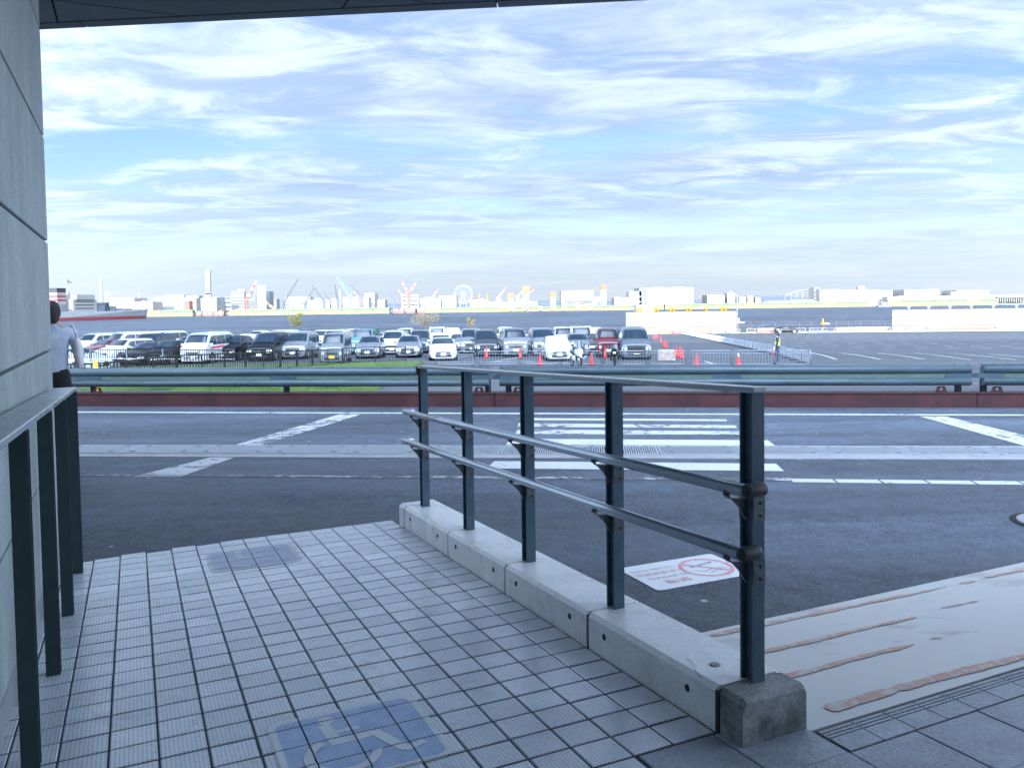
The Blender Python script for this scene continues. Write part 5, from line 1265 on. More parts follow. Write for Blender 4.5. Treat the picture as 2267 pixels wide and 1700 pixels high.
# --- pedestrian seen from behind beside the wall
SWZ = -0.08
for o in list(col.objects):
    if o.name == 'sidewalk': bpy.data.objects.remove(o)
sd_ = MB(); sd_.prism([(x, y, ZR - .05) for x, y in ((-3.66, 6.36), (-5.2, 9.5), (-5.33, 9.95), (-22, 9.95), (-22, 6.2))][::-1], (0, 0, SWZ - ZR + .05)); tag(sd_.build('sidewalk', M_CONC), kind='structure')
ZM = 9.85; man = thing('person', 'person in a pale blue shirt and black trousers seen from behind beside the wall', 'person', (-5.475, ZM, SWZ), R(26))
aR, aL = ((.285, -.035, 1.17), (.255, .17, 1.06), (.24, .25, 1.05)), ((-.25, -.02, 1.17), (-.27, .10, .96), (-.27, .15, .89))
kR, kL, fR, fL = (.10, .03, .50), (-.10, .14, .50), (.10, -.05, .09), (-.10, .10, .09)
body(man, aR, aL, kR, kL, fR, fL); trousers(man, M_TROU, kR, kL, fR, fL); sleeve_top('shirt', man, M_SHIRT, aR, aL, 0.90)
cl = MB(); cl.lathe([(.070, 1.475), (.080, 1.48), (.066, 1.535), (.058, 1.53)], (0, -.005, 0), 16); cl.build('collar', M_SHIRT, man)
hr = MB(); prof_h = [(.050, 1.545), (.072, 1.575), (.090, 1.63), (.099, 1.68), (.094, 1.735), (.070, 1.785), (.034, 1.808), (.002, 1.812)]
hr.lathe(prof_h, (0, -.012, 0), 20); hr.v = [(a * .98, (b_ + .012) * 1.12 - .022 - (0.02 if z < 1.6 else 0), z) for a, b_, z in hr.v]; hr.build('hair', M_HAIR, man)
head_bits(man); shoes(man, fR, fL)
M_TOTE = mat('canvas_tote', (0.62, 0.60, 0.60), 0.85, var=0.08, scale=14, bump=0.010, bscale=16)
tote = thing('tote_bag', 'white canvas tote bag hanging from the right shoulder of the walking person', 'bag', (-5.475, ZM, SWZ), R(26))
tb = MB(); rings = []
for z, hw_, hd_ in ((1.00, .020, .150), (1.01, .042, .165), (1.15, .052, .170), (1.28, .045, .170), (1.36, .018, .168)):
    rings.append([Vector((.265 + (z - 1.2) * -.05 + hw_ * math.cos(t) * abs(math.cos(t)) ** -.3 if abs(math.cos(t)) > .05 else .265 + (z - 1.2) * -.05, .02 + hd_ * math.sin(t) * (abs(math.sin(t)) + .01) ** -.4, z)) for t in [2 * PI * k / 20 for k in range(20)]])
tb.loft(rings, True, True, True); tb.build('bag_body', M_TOTE, tote)
for dy in (-.055, .095):
    MB().tube([(.262, dy - .02, 1.35), (.245, dy * .8, 1.43), (.215, dy * .6, 1.505), (.195, dy * .5 + .015, 1.525), (.185, dy * .4 + .05, 1.50)], .011, 6).build('strap', M_TOTE, tote)

# --- guard at the barriers, turned to the left
p = onterr(1721, 806.5)
grd = thing('person', 'security guard in navy uniform and yellow vest standing behind the barriers', 'person', p, R(70)); grd.scale = (1.02, 1.02, 1.0)
M_NAVY = mat('uniform_navy', (0.022, 0.035, 0.085), 0.8, var=0.1, scale=9); M_VEST = mat('vest_yellow', (0.62, 0.62, 0.06), 0.6); M_GLOVE = mat('glove_white', (.75, .75, .76), .7)
aR, aL = ((.22, -.03, 1.17), (.21, .10, .98), (.20, .13, .91)), ((-.23, -.02, 1.17), (-.22, .10, .99), (-.21, .14, .92))
kR, kL, fR, fL = (.12, .02, .50), (-.12, .0, .50), (.13, -.03, .09), (-.13, -.03, .09)
body(grd, aR, aL, kR, kL, fR, fL); trousers(grd, M_NAVY, kR, kL, fR, fL); sleeve_top('jacket', grd, M_NAVY, aR, aL, 0.88)
vs = MB(); rings = [[Vector((a * math.cos(2 * PI * k / 20), b_ * math.sin(2 * PI * k / 20) - .005, z)) for k in range(20)] for z, a, b_ in ((1.04, .186, .140), (1.2, .180, .138), (1.32, .172, .138), (1.42, .130, .118), (1.475, .09, .09))]
vs.loft(rings, True, False, True); vs.build('vest', M_VEST, grd)
cp_ = MB().lathe([(.094, 1.685), (.098, 1.72), (.092, 1.78), (.055, 1.815), (.002, 1.82)], (0, .012, 0), 18); cp_.build('cap', M_NAVY, grd)
MB().prism([(-.075, .08, 1.692), (.075, .08, 1.692), (.06, .175, 1.685), (-.06, .175, 1.685)], (0, 0, .012)).build('cap_peak', M_TRIM, grd)
hr = MB(); hr.lathe([(.060, 1.575), (.085, 1.62), (.090, 1.69)], (0, -.012, 0), 16); hr.build('hair', M_HAIR, grd)
head_bits(grd); shoes(grd, fR, fL)
for s_, h_ in ((1, aR[2]), (-1, aL[2])): ell((h_[0], h_[1] + .01, h_[2] - .03), (.042, .05, .075)).build('glove', M_GLOVE, grd)
bt = thing('traffic_baton', 'red traffic baton held pointing down by the guard', 'baton', p, R(70))
MB().tube([(-.21, .16, .88), (-.25, .24, .42)], .022, 8).build('tube', mat('baton_red', (.75, .06, .08), .3), bt); MB().tube([(-.205, .145, .96), (-.21, .16, .88)], .018, 8).build('handle', M_TRIM, bt)
# ================================================================== EDGE OF THE CAR PARK
M_CREAM = mat('caisson_cream', (0.238, 0.220, 0.180), 0.75, var=0.10, scale=0.4)
M_YEL = mat('bollard_yellow', (0.400, 0.192, 0.008), 0.5); M_ORG = mat('barrier_orange', (0.255, 0.105, 0.060), 0.6); M_RAILW = mat('rail_white', (0.238, 0.234, 0.224), 0.5)
M_RUSTP = mat('fender_rust', (0.16, 0.09, 0.07), 0.8)
def caisson(x0, x1, yt, yb, Y, label, tops, tm_, th):
    a, b_ = aty(x0, yt, Y), aty(x1, yt, Y); zt_ = (a.z + b_.z) / 2; w_ = b_.x - a.x
    t = thing('floating_caisson', label, 'caisson', ((a.x + b_.x) / 2, Y, -8.2))
    hz__ = zt_ + 8.2; tn = math.tan(math.atan2(a.x, Y)); k_ = 14 * max(0, tn)
    MB().hexa([(-w_ / 2, 0, 0), (w_ / 2, 0, 0), (w_ / 2, 14, 0), (-w_ / 2 + k_, 14, 0), (-w_ / 2, 0, hz__), (w_ / 2, 0, hz__), (w_ / 2, 14, hz__), (-w_ / 2 + k_, 14, hz__)]).build('hull', M_CREAM, t)
    MB().box((0, -.06, zt_ + 8.2 - 3.35), (w_ - .1, .1, .18)).build('rub_rail', M_RUSTP, t)
    n = int(w_ / 2.4)
    for k in range(n): MB().box((-w_ / 2 + (k + .5) * w_ / n, .15, zt_ + 8.2 + .12), (.10, .10, .24)).build('stanchion', M_RUSTP, t)
    for x in tops:
        q = aty(x, yt, Y + .8); MB().lathe([(th * .32, 0), (th * .26, th * .5), (th * .42, th * .6), (th * .42, th * .95), (.02, th)], (q.x - (a.x + b_.x) / 2, .9, zt_ + 8.2), 8).build('bollard', tm_, t)
    for k in range(3): MB().disc((-w_ / 2 + w_ * (.12 + .25 * k), -.03, zt_ + 8.2 - 1.3), .22, (0, 1, 0), .06, 10).build('mooring_eye', M_RUSTP, t)
    return t
cL = caisson(1386, 1632, 691, 728, 184, 'long cream floating caisson with yellow bollards at the quay, left one', [1412, 1420, 1450, 1456.5, 1485, 1492, 1521, 1529, 1564, 1598, 1606], M_YEL, 1.0)
MB().tube([(12.3, -.15, 0), (12.3, -.15, 11.2), (12.0, -.1, 11.7)], .13, 8).build('pipe', M_RAILW, cL)
caisson(1976, 2420, 684.5, 726, 180, 'long cream floating caisson with white fittings at the right edge of the view', [2012, 2056, 2103, 2150, 2199, 2250], M_RAILW, 1.1)
# grey tank behind the left caisson
q = aty(1427, 690, 205); t = thing('work_barge', 'grey blue deckhouse of a barge rising behind the left caisson', 'barge', (q.x, 205, -8))
MB().box((0, 0, 1), (9, 8, 2)).build('hull', M_TRIM, t); MB().box((-.3, 0, (q.z + 9.6) / 2), (4.0, 3, q.z + 9.6)).build('deckhouse', mat('barge_grey', (.24, .29, .38), .6, var=.1, scale=.6), t)
MB().box((1.9, 0, q.z + 8.8), (.5, 1, 2.4)).build('hose_reel', M_RAILW, t)
def edgeY(px_): return 168.0
def quaybarrier(x0, x1, Y, label):
    a, b_ = onterr(x0, 735), onterr(x1, 735); a = Vector((a.x / a.y * Y, Y, 0)); b_ = Vector((b_.x / b_.y * Y, Y, 0))
    z = terr((a.x + b_.x) / 2, Y); w_ = b_.x - a.x; t = thing('concrete_barrier', label, 'barrier', ((a.x + b_.x) / 2, Y, z))
    MB().box((0, 0, .36), (w_, .35, .62)).build('base', M_ORG, t)
    MB().box((0, 0, .82), (w_, .50, .32)).build('top_block', M_RAILW, t); return t
t = quaybarrier(1457, 1573, 166, 'white topped orange barrier at the far edge with a red arrow board')
q = aty(1498, 731, 165.4); sg = thing('arrow_sign', 'red board with a white arrow in front of the far orange barrier', 'sign', (q.x, 165.3, terr(q.x, 165.3)))
MB().box((0, 0, .42), (1.7, .06, .72)).build('board', mat('sign_red', (.70, .05, .05), .5), sg)
MB().prism([(-.45, -.035, .36), (.1, -.035, .36), (.1, -.035, .24), (.5, -.035, .44), (.1, -.035, .64), (.1, -.035, .52), (-.45, -.035, .52)], (0, -.012, 0)).build('arrow', M_RAILW, sg)
q = aty(1522, 722, 166); bs = thing('signboard', 'small blue and white board on a thin pole above the far orange barrier', 'sign', (q.x, 166.6, terr(q.x, 166.6)))
MB().tube([(0, 0, 0), (0, 0, 2.2)], .03, 6).build('pole', M_RAILW, bs); MB().box((0, -.04, 1.85), (.55, .04, .65)).build('board', mat('sign_blue', (.10, .25, .62), .5), bs)
quaybarrier(1676, 1716, 167, 'white topped orange barrier left of the lone black sedan')
quaybarrier(1850, 1966, 167, 'white topped orange barrier at the far edge right of the lone black sedan')
quaybarrier(2052, 2192, 166, 'white topped orange barrier below the right caisson')
def lowfence(x0, x1, Y, label):
    a, b_ = aty(x0, 735, Y), aty(x1, 735, Y); w_ = b_.x - a.x; mx = (a.x + b_.x) / 2
    t = thing('low_fence', label, 'fence', (mx, Y, terr(mx, Y)), 0, 'low white fences along the far edge of the car park')
    MB().box((0, 0, .92), (w_, .04, .04)).build('top_rail', M_RAILW, t); MB().box((0, 0, .30), (w_, .05, .05)).build('bottom_rail', M_RAILW, t)
    for s_ in (-.5, .5): MB().box((s_ * w_, 0, .48), (.07, .07, .96)).build('post', M_RAILW, t)
    m_ = MB(); n = max(4, int(w_ / .42))
    for k in range(n): m_.box((-w_ / 2 + (k + .5) * w_ / n, 0, .6), (.03, .03, .6))
    o = m_.build('bars', M_RAILW, t); o['kind'] = 'stuff'
LF = [(1575, 1601, 'first right of the arrow board'), (1612, 1638, 'second right of the arrow board, before green weeds'), (1653, 1672, 'right of the yellow weeds'), (1708, 1736, 'at the nose of the lone black sedan'),
      (1764, 1783, 'right behind the lone black sedan'), (1792, 1820, 'with a bare post, second right of the black sedan'), (1821, 1848, 'left of the orange barrier at the right of the black sedan'), (1970, 1998, 'just right of the orange barrier under open water'), (2000, 2018, 'at the left end of the right caisson'), (2020, 2048, 'just left of the orange barrier below the right caisson'), (2196, 2228, 'at the right, right of the last orange barrier'), (2232, 2290, 'cut off by the right edge of the view')]
for x0, x1, lb in LF: lowfence(x0, x1, 165.5, 'low white bar fence ' + lb)
wf = thing('wire_fence', 'tall thin wire fence with dark posts along the quay edge', 'fence', (0, 170.8, -4.75))
for k in range(36):
    x = aty(1392 + k * 27, 720, 170.8).x; MB().box((x, 0, 1.05), (.05, .05, 2.1)).build('post', M_RUSTP, wf)
x0, x1 = aty(1392, 720, 170.8).x, aty(1392 + 35 * 27, 720, 170.8).x
for z in (.9, 1.5, 2.08): MB().box(((x0 + x1) / 2, 0, z), (x1 - x0, .018, .018)).build('wire', M_RUSTP, wf)
M_LEAF = mat('leaf_olive', (0.075, 0.085, 0.018), 0.7, color2=(0.16, 0.145, 0.035), scale=1.2)
M_LEAFG = mat('leaf_green', (0.035, 0.06, 0.018), 0.7, color2=(0.08, 0.11, 0.03), scale=.8)
M_LEAFD = mat('leaf_dry', (0.13, 0.10, 0.045), 0.8, color2=(0.21, 0.17, 0.085), scale=1.2)
M_BARK = mat('bark', (0.10, 0.075, 0.055), 0.85, var=.2, scale=8)
def leaves(mb, c, r_, n, sz, rn):
    for _ in range(n):
        while True:
            d = Vector((rn.uniform(-1, 1), rn.uniform(-1, 1), rn.uniform(-1, 1)))
            if d.length < 1: break
        p = Vector(c) + Vector((d.x * r_[0], d.y * r_[1], d.z * r_[2])); a = Vector((rn.gauss(0, 1), rn.gauss(0, 1), rn.gauss(0, 1))).normalized() * sz * rn.uniform(.6, 1.3); b_ = a.cross(Vector((rn.gauss(0, 1), rn.gauss(0, 1), rn.gauss(0, 1)))).normalized() * sz * .55
        mb.add([p - a, p + b_ * .8, p + a, p - b_ * .8], [(0, 1, 2, 3)])
def tree(px_, ybase, ytop, w_px, Y, label, m_, lean, seed, dens=1.0, clumps=9):
    rn = random.Random(seed); b_ = aty(px_, ybase, Y); z0 = terr(b_.x, Y) if Y < 172 else -4.7; topz_ = aty(px_, ytop, Y).z; H = topz_ - z0; w_ = w_px / FPX * Y
    t = thing('tree', label, 'tree', (b_.x, Y, z0))
    tr = MB(); tip = Vector((lean * .5, 0, H * .62)); tr.tube([(0, 0, -.3), (lean * .12, 0, H * .25), tip], .11, 8, True, .05); ends = []
    for k in range(clumps):
        a = 2 * PI * k / clumps + rn.uniform(-.4, .4); e = Vector((lean * .5 + w_ * .40 * math.cos(a) * rn.uniform(.3, 1.1), w_ * .3 * math.sin(a), H * rn.uniform(.55, .94)))
        st_ = Vector((lean * .3, 0, H * rn.uniform(.3, .6))); tr.tube([st_, st_.lerp(e, .5) + Vector((0, 0, .08)), e], .035, 5, True, .012); ends.append(e)
    tr.build('trunk', M_BARK, t); cr = MB()
    for e in ends: leaves(cr, e, (w_ * .19, w_ * .17, H * .11), int(120 * dens), .10, rn)
    o = cr.build('crown', m_, t, False)
tree(652, 731, 692, 36, 160, 'small windswept yellow green tree at the water behind the parked vans', M_LEAF, .5, 11, 1.6, 11)
tree(942, 730, 690, 66, 158, 'broad thin tree with dry brown leaves at the water behind the vans', M_LEAFD, -.3, 12, .9, 13)
tree(1041, 728, 702, 22, 160, 'small dry brown tree right of the broad bare one', M_LEAFD, .1, 13, .9, 8)
def bush(px_, w_px, h, Y, label, m_, seed):
    rn = random.Random(seed); q = aty(px_, 733, Y); w_ = w_px / FPX * Y; t = thing('bush', label, 'bush', (q.x, Y, terr(q.x, Y)))
    mb = MB()
    for k in range(max(3, int(w_ / .8))): leaves(mb, (-w_ / 2 + w_ * (k + .5) / max(3, int(w_ / .8)), rn.uniform(-.2, .2), h * rn.uniform(.3, .6)), (.6, .4, h * .5), 55, .10, rn)
    mb.build('foliage', m_, t, False)
    st_ = MB()
    for k in range(5): st_.tube([(rn.uniform(-w_ / 2, w_ / 2), 0, -.05), (rn.uniform(-w_ / 2, w_ / 2), 0, h * .6)], .02, 4)
    o = st_.build('stems', M_BARK, t); o['kind'] = 'stuff'
bush(528, 36, 1.5, 158, 'low yellowish bush at the water above the pearl white sport utility car', M_LEAF, 21)
bush(1606, 26, 1.0, 167.5, 'green weeds growing behind the low white fences near the arrow board', M_LEAFG, 22)
bush(1645, 14, .9, 167.5, 'bright green weeds between two low white fences', M_LEAFG, 23)
bush(1664, 18, 1.2, 167.5, 'dry yellow weeds left of the lone black sedan', M_LEAFD, 24)
bush(1802, 22, .9, 167.5, 'dry grass tuft right of the lone black sedan', M_LEAFD, 25)
bush(1822, 14, 1.3, 167.5, 'taller brown weeds left of the right orange barrier', M_LEAFD, 26)
bush(2010, 26, .9, 167.5, 'olive weeds by the left end of the right caisson', M_LEAF, 27)
bush(2205, 24, .8, 167.5, 'dry weeds beside the last orange barrier', M_LEAFD, 28)

# ================================================================== FAR SHORE
ZG = -6.6
shore = MB(); shore.hexa([(-2600, 1262, -9), (2600, 1262, -9), (2600, 2600, -9), (-2600, 2600, -9), (-2600, 1262, ZG), (2600, 1262, ZG), (2600, 2600, ZG), (-2600, 2600, ZG)])
tag(shore.build('far_shore', mat('shore_ground', (0.20, 0.19, 0.15), 0.9, var=.3, scale=.02)), kind='structure')
rn = random.Random(5); hl = MB(); rows = [[], [], []]
for k in range(81):
    x = -3400 + 85 * k; h = 8 + 12 * (math.sin(x * .0016 + 1) + 1) * .5 + 7 * math.sin(x * .006) + rn.uniform(-2, 2) + (18 if x > 1300 else 0)
    rows[0].append((x, 4300, -8)); rows[1].append((x, 4700, max(4, h))); rows[2].append((x, 5200, -8))
hl.loft([[Vector(p) for p in r_] for r_ in rows], False, False, True); tag(hl.build('far_hills', mat('hill_haze_blue', (0.11, 0.13, 0.155), 0.95, var=.2, scale=.01)), kind='structure')  # haze put into the colour: green hills made bluish grey

M_WHT = mat('far_white', (0.223, 0.216, 0.202), 0.8, var=.05, scale=.03); M_GRY = mat('far_grey', (0.13, 0.14, 0.155), 0.8, var=.08, scale=.05); M_TAN = mat('far_tan', (0.170, 0.157, 0.132), 0.8, var=.06, scale=.05)
M_BRK = mat('far_brick', (0.24, 0.085, 0.055), 0.8); M_PALE = mat('far_pale', (0.184, 0.188, 0.188), 0.8, var=.06, scale=.05); M_BLU = mat('far_blue', (0.07, 0.14, 0.26), 0.7)
M_FW = mat('far_window', (0.05, 0.06, 0.08), 0.2); M_QY = mat('quay_yellow', (0.167, 0.161, 0.071), 0.8, var=.10, scale=.05); M_QG = mat('quay_green', (0.093, 0.146, 0.062), 0.8, var=.12, scale=.08)
M_RED = MATS['red_oxide_steel']; M_CRED = mat('crane_red', (0.304, 0.040, 0.032), .5); M_CWHT = mat('crane_white', (0.288, 0.288, 0.288), .5); M_CDRK = mat('crane_dark', (0.03, 0.04, 0.065), .5); M_CMINT = mat('crane_mint', (0.090, 0.234, 0.216), .5); M_CYEL = mat('crane_yellow', (0.336, 0.192, 0.016), .5); M_CORG = mat('machine_orange', (0.336, 0.080, 0.024), .5)
def fb(label, x0, x1, yt, Y, m_, depth=40, cat='building', rot=0.0, rows=0, colsn=0, roof=None, extra=(), name='far_building'):
    a, b_ = aty(x0, yt, Y), aty(x1, yt, Y); z1 = (a.z + b_.z) / 2; w_ = b_.x - a.x; H = z1 - ZG
    t = thing(name, label, cat, ((a.x + b_.x) / 2, Y, ZG), R(rot))
    MB().box((0, depth / 2, H / 2 - .5), (w_, depth, H + 1)).build('wall', m_, t)
    if roof: MB().box((0, depth / 2, H + .5), (w_ + .8, depth + .8, 1.0)).build('roof', roof, t)
    for r_ in range(rows):
        z = H * (r_ + .55) / rows
        if colsn:
            for c in range(colsn): MB().box((-w_ / 2 + w_ * (c + .5) / colsn, -.06, z), (w_ / colsn * .62, .12, H / rows * .42)).build('window', M_FW, t)
        else: MB().box((0, -.06, z), (w_ * .92, .12, H / rows * .36)).build('window_band', M_FW, t)
    if not rows and H > 9 and w_ > 14:
        for f_ in (.38, .68): MB().box((0, -.06, H * f_), (w_ * .9, .12, H * .09)).build('window_band', M_PALE, t)
    k = FPX / Y
    for dx_, w2, h2, mm in extra: MB().box((dx_ / k, depth / 2, H + h2 / k / 2), (w2 / k, min(depth, w2 / k) * .8, h2 / k)).build('roof_block', mm or m_, t)
    return t
# left part
def tower(label, x, w_px, yt, Y, m_, legs=False, cat='chimney', taper=.75):
    a = aty(x, yt, Y); w_ = w_px / FPX * Y; H = a.z - ZG; t = thing('chimney', label, cat, (a.x, Y, ZG))
    if legs:
        for s_ in (-1, 1): MB().bar((s_ * w_ * .75, 0, 0), (s_ * w_ * .28, 0, H * .48), w_ * .5, w_ * .8, (0, 1, 0)).build('leg', m_, t)
        MB().box((0, 0, H * .72), (w_ * .95, w_ * .8, H * .56)).build('shaft', m_, t)
    else: MB().lathe([(w_ / 2, -1), (w_ / 2 * taper, H), (w_ / 2 * taper * .8, H + .2)], (0, 0, 0), 16).build('shaft', m_, t)
    return t
tower('plain white chimney rising behind the grey ship', 223, 8, 617, 1600, M_WHT)
tower('tall white chimney standing on two splayed legs, highest on the shore', 460.5, 10, 598, 1500, M_WHT, True)
tower('slim white chimney among the dark cranes', 752, 5, 641, 1500, M_WHT)
tower('short white vent stack with platforms left of the arena', 308, 5, 647, 1450, M_WHT)
for i, (x, yt) in enumerate(((232, 648), (238, 645), (243, 648))): tower(['thin', 'middle', 'thicker'][i] + ' white process column right of the plain white chimney', x, 3.4 + i * .5, yt, 1500, M_WHT)
fb('long low white shed behind the ship bow', 242, 297, 660, 1420, M_WHT, 50)
fb('low cream sheds between the shed and the arena', 297, 338, 668, 1400, M_WHT, 40, extra=((-10, 8, 3, None), (8, 6, 2, None)))
ar = fb('big white arena hall with a stepped curved roof', 336, 434, 660, 1480, M_WHT, 60, extra=((-18, 58, 4, None), (-6, 40, 7, None), (30, 30, 5, None)))
fb('small red brick block in front of the arena', 407, 419, 666, 1380, M_BRK, 15, rows=3)
fb('grey square block at the foot of the tall legged chimney', 444, 479, 660, 1400, M_PALE, 40, extra=((0, 30, 2, M_GRY),))
fb('pale office block right of the legged chimney', 475, 512, 656.5, 1560, M_PALE, 40, rows=4)
fb('tan apartment tower with rows of windows and a roof hut', 513, 540, 645, 1500, M_TAN, 34, rows=8, rot=14, extra=((6, 14, 6, M_PALE),))
fb('grey high rise with white left face beside the red and white crane', 570, 588, 632, 1500, M_WHT, 34, rot=20, rows=0, extra=((-2, 10, 1, None),))
fb('grey blue rear high rise right of the white faced one', 585, 597, 645, 1560, M_GRY, 25)
fb('far blue grey block at the back right of the high rises', 596, 612, 662, 1800, M_GRY, 25)
fb('white apartment slab with open balconies left of the dark cranes', 631, 686, 657, 1450, M_WHT, 25, rows=5, colsn=12)
fb('low white works sheds below the dark cranes', 686, 756, 664, 1420, M_WHT, 40, extra=((-20, 16, 4, None), (14, 12, 3, M_PALE)))
fb('white factory hall below the mint crane', 758, 816, 658, 1400, M_WHT, 60, rows=0, extra=((-24, 6, 1, M_GRY),))
fb('tall white block at the right end of the factory hall', 806, 829, 649.5, 1420, M_WHT, 40, extra=((0, 8, 1, None),))
fb('low white building right of the tall block', 829, 852, 664, 1440, M_WHT, 30)
fb('pale mid rise with grey right end under the V shaped cranes', 890, 926, 652.5, 1430, M_WHT, 40, rot=8, rows=4)
fb('low white sheds between the V cranes and the ferris wheel', 931, 975, 661, 1430, M_WHT, 40, extra=((-10, 10, 3, None),))
fb('white stepped warehouse left of the ferris wheel', 972, 1010, 655, 1450, M_WHT, 40, extra=((8, 16, 1, None),))
fb('low white sheds right of the ferris wheel', 1040, 1078, 664, 1420, M_WHT, 30, extra=((6, 10, 3, M_PALE),))
fb('long low sheds behind the yellow masts', 1078, 1190, 668, 1440, M_WHT, 30, extra=((-30, 14, 4, None), (20, 20, 5, None)))
gh = fb('white hangar with a glazed upper storey and red brown band', 1243, 1314, 644.5, 1420, M_WHT, 60, roof=M_WHT)
MB().box((2, -.1, 12.5), (46, .2, 5)).build('window_band', M_FW, gh); MB().box((2, -.16, 9.0), (20, .2, 3)).build('brown_band', M_BRK, gh)
fb('low white annex right of the glazed hangar', 1314, 1332, 658, 1430, M_WHT, 30)
fb('low stepped white works building left of the huge warehouse', 1360, 1396, 659, 1420, M_WHT, 40, extra=((-8, 10, 1.5, None),))
fb('middle white step of the huge warehouse', 1393, 1420, 645, 1425, M_WHT, 40)
fb('huge plain white warehouse with one shaded side face', 1430, 1535, 637, 1420, M_WHT, 80, extra=((-20, 26, 2, None), (22, 34, 1.4, None)))
fb('side block of the huge warehouse painted grey as its shaded face', 1415, 1430.5, 637.5, 1425, M_GRY, 60)  # shaded side of the white warehouse, painted grey as its own block
fb('low orange and white sheds far right of the huge warehouse', 1566, 1604, 653, 1430, M_WHT, 40, extra=((-12, 8, 1, M_BRK),))
fb('white works tower among conveyors right of the sheds', 1610, 1626, 648.5, 1440, M_WHT, 25, extra=((4, 5, 4, None),))
for i, (x0, x1, yt) in enumerate(((1636, 1652, 657), (1655, 1668, 655), (1672, 1684, 658))): fb(['first', 'middle', 'last'][i] + ' small distant town block between the works tower and the ferry', x0, x1, yt, 1900, M_PALE, 30)
fb('tall square white block at the left of the long terminals', 1803, 1815, 636.5, 1450, M_WHT, 25, rows=5)
fb('left white terminal hall behind the ferry', 1815, 1858, 641, 1430, M_WHT, 50)
fb('second white terminal hall with a control tower on its roof', 1859, 1950, 642, 1430, M_WHT, 50, extra=((14, 16, 4, None), (14, 10, 7, M_PALE), (14, 14, 8.5, None)))
fb('third white terminal hall, short', 1951, 1976, 643, 1430, M_WHT, 50)
fb('pale grey hall in the gap between the terminals', 1980, 2000, 647, 1500, M_PALE, 40)
fb('single long white warehouse standing alone at the right', 2002, 2079, 641, 1430, M_WHT, 50)
fb('last white warehouse at the right with a lower left wing', 2118, 2190, 642.5, 1430, M_WHT, 50, extra=((20, 20, .8, None),))
fb('lower wing of the last white warehouse', 2105, 2119, 646, 1420, M_WHT, 30)
fb('low pale sheds along the right part of the quay', 1965, 2150, 655.5, 1390, M_PALE, 20, extra=((-60, 20, 1, M_WHT), (10, 30, 1.4, M_WHT), (60, 14, 1, M_WHT)))
fb('low sheds at the right edge of the view', 2150, 2300, 652.5, 1390, M_WHT, 20, extra=((-40, 22, 1, M_PALE),))
fb('low pale roofs at the far left behind the ship', 60, 115, 664, 1450, M_WHT, 40)
# arched canopy left of the terminals
ac = thing('arched_roof', 'white arched roof frame above the ferry', 'arched roof', (aty(1764, 655, 1480).x, 1480, ZG)); W_ = 52 / FPX * 1480
pts = [(-W_ / 2 + W_ * k / 12, 0, 17 + 11 * math.sin(PI * (.06 + .5 * k / 12))) for k in range(13)]
MB().tube(pts, .9, 6).build('arch_rib', M_WHT, ac); MB().loft([[Vector((x, 1, z - 1)) for x, y, z in pts], [Vector((x, 40, z - 1)) for x, y, z in pts]], False, False, True).build('roof', M_PALE, ac)
for k in range(0, 13, 3): MB().box((pts[k][0], 0, pts[k][2] / 2), (.7, .7, pts[k][2])).build('column', M_WHT, ac)

# quay walls, each length its own
def quay(label, x0, x1, yt, yb, Y, gap=0):
    a, b_ = aty(x0, yt, Y), aty(x1, yt, Y); w_ = b_.x - a.x; z1 = (a.z + b_.z) / 2; t = thing('quay_wall', label, 'quay wall', ((a.x + b_.x) / 2, Y, -8.2))
    H = z1 + 8.2; MB().box((0, 6, H * .31), (w_, 12, H * .62)).build('lower_wall', M_QY, t); n = max(2, int(w_ / 22))
    for k in range(n): MB().box((-w_ / 2 + (k + .5) * w_ / n, 6.3, H * .81), (w_ / n - .6, 12, H * .40)).build('panel', M_QG if (k * 7) % 5 else M_QY, t)
    MB().box((0, 6, H + .2), (w_, 12, .5)).build('coping', M_WHT, t)
quay('pale yellow quay wall just right of the ship bow', 318, 426, 687.5, 697, 1235)
quay('yellow green quay wall below the dark cranes', 507, 862, 684.5, 693, 1240)
quay('long green panelled quay wall below ferris wheel and glazed hangar', 943, 1470, 679, 688.5, 1245)
quay('green panelled quay wall from the huge warehouse to the gap in the shore', 1472, 1925, 671, 680.5, 1245)
quay('green quay wall at the right behind the right caisson', 1965, 2208, 663.5, 674.5, 1245)
jt = thing('bridge', 'long low bridge on many pale piers at the right edge', 'bridge', (aty(2290, 664, 1300).x, 1300, -8)); wj = 170 / FPX * 1300
MB().box((0, 0, 11.4), (wj, 8, 1.6)).build('deck', M_GRY, jt)
for k in range(34): MB().box((-wj / 2 + (k + .5) * wj / 34, 0, 5.3), (1.1, 6, 10.6)).build('pier', M_WHT, jt)

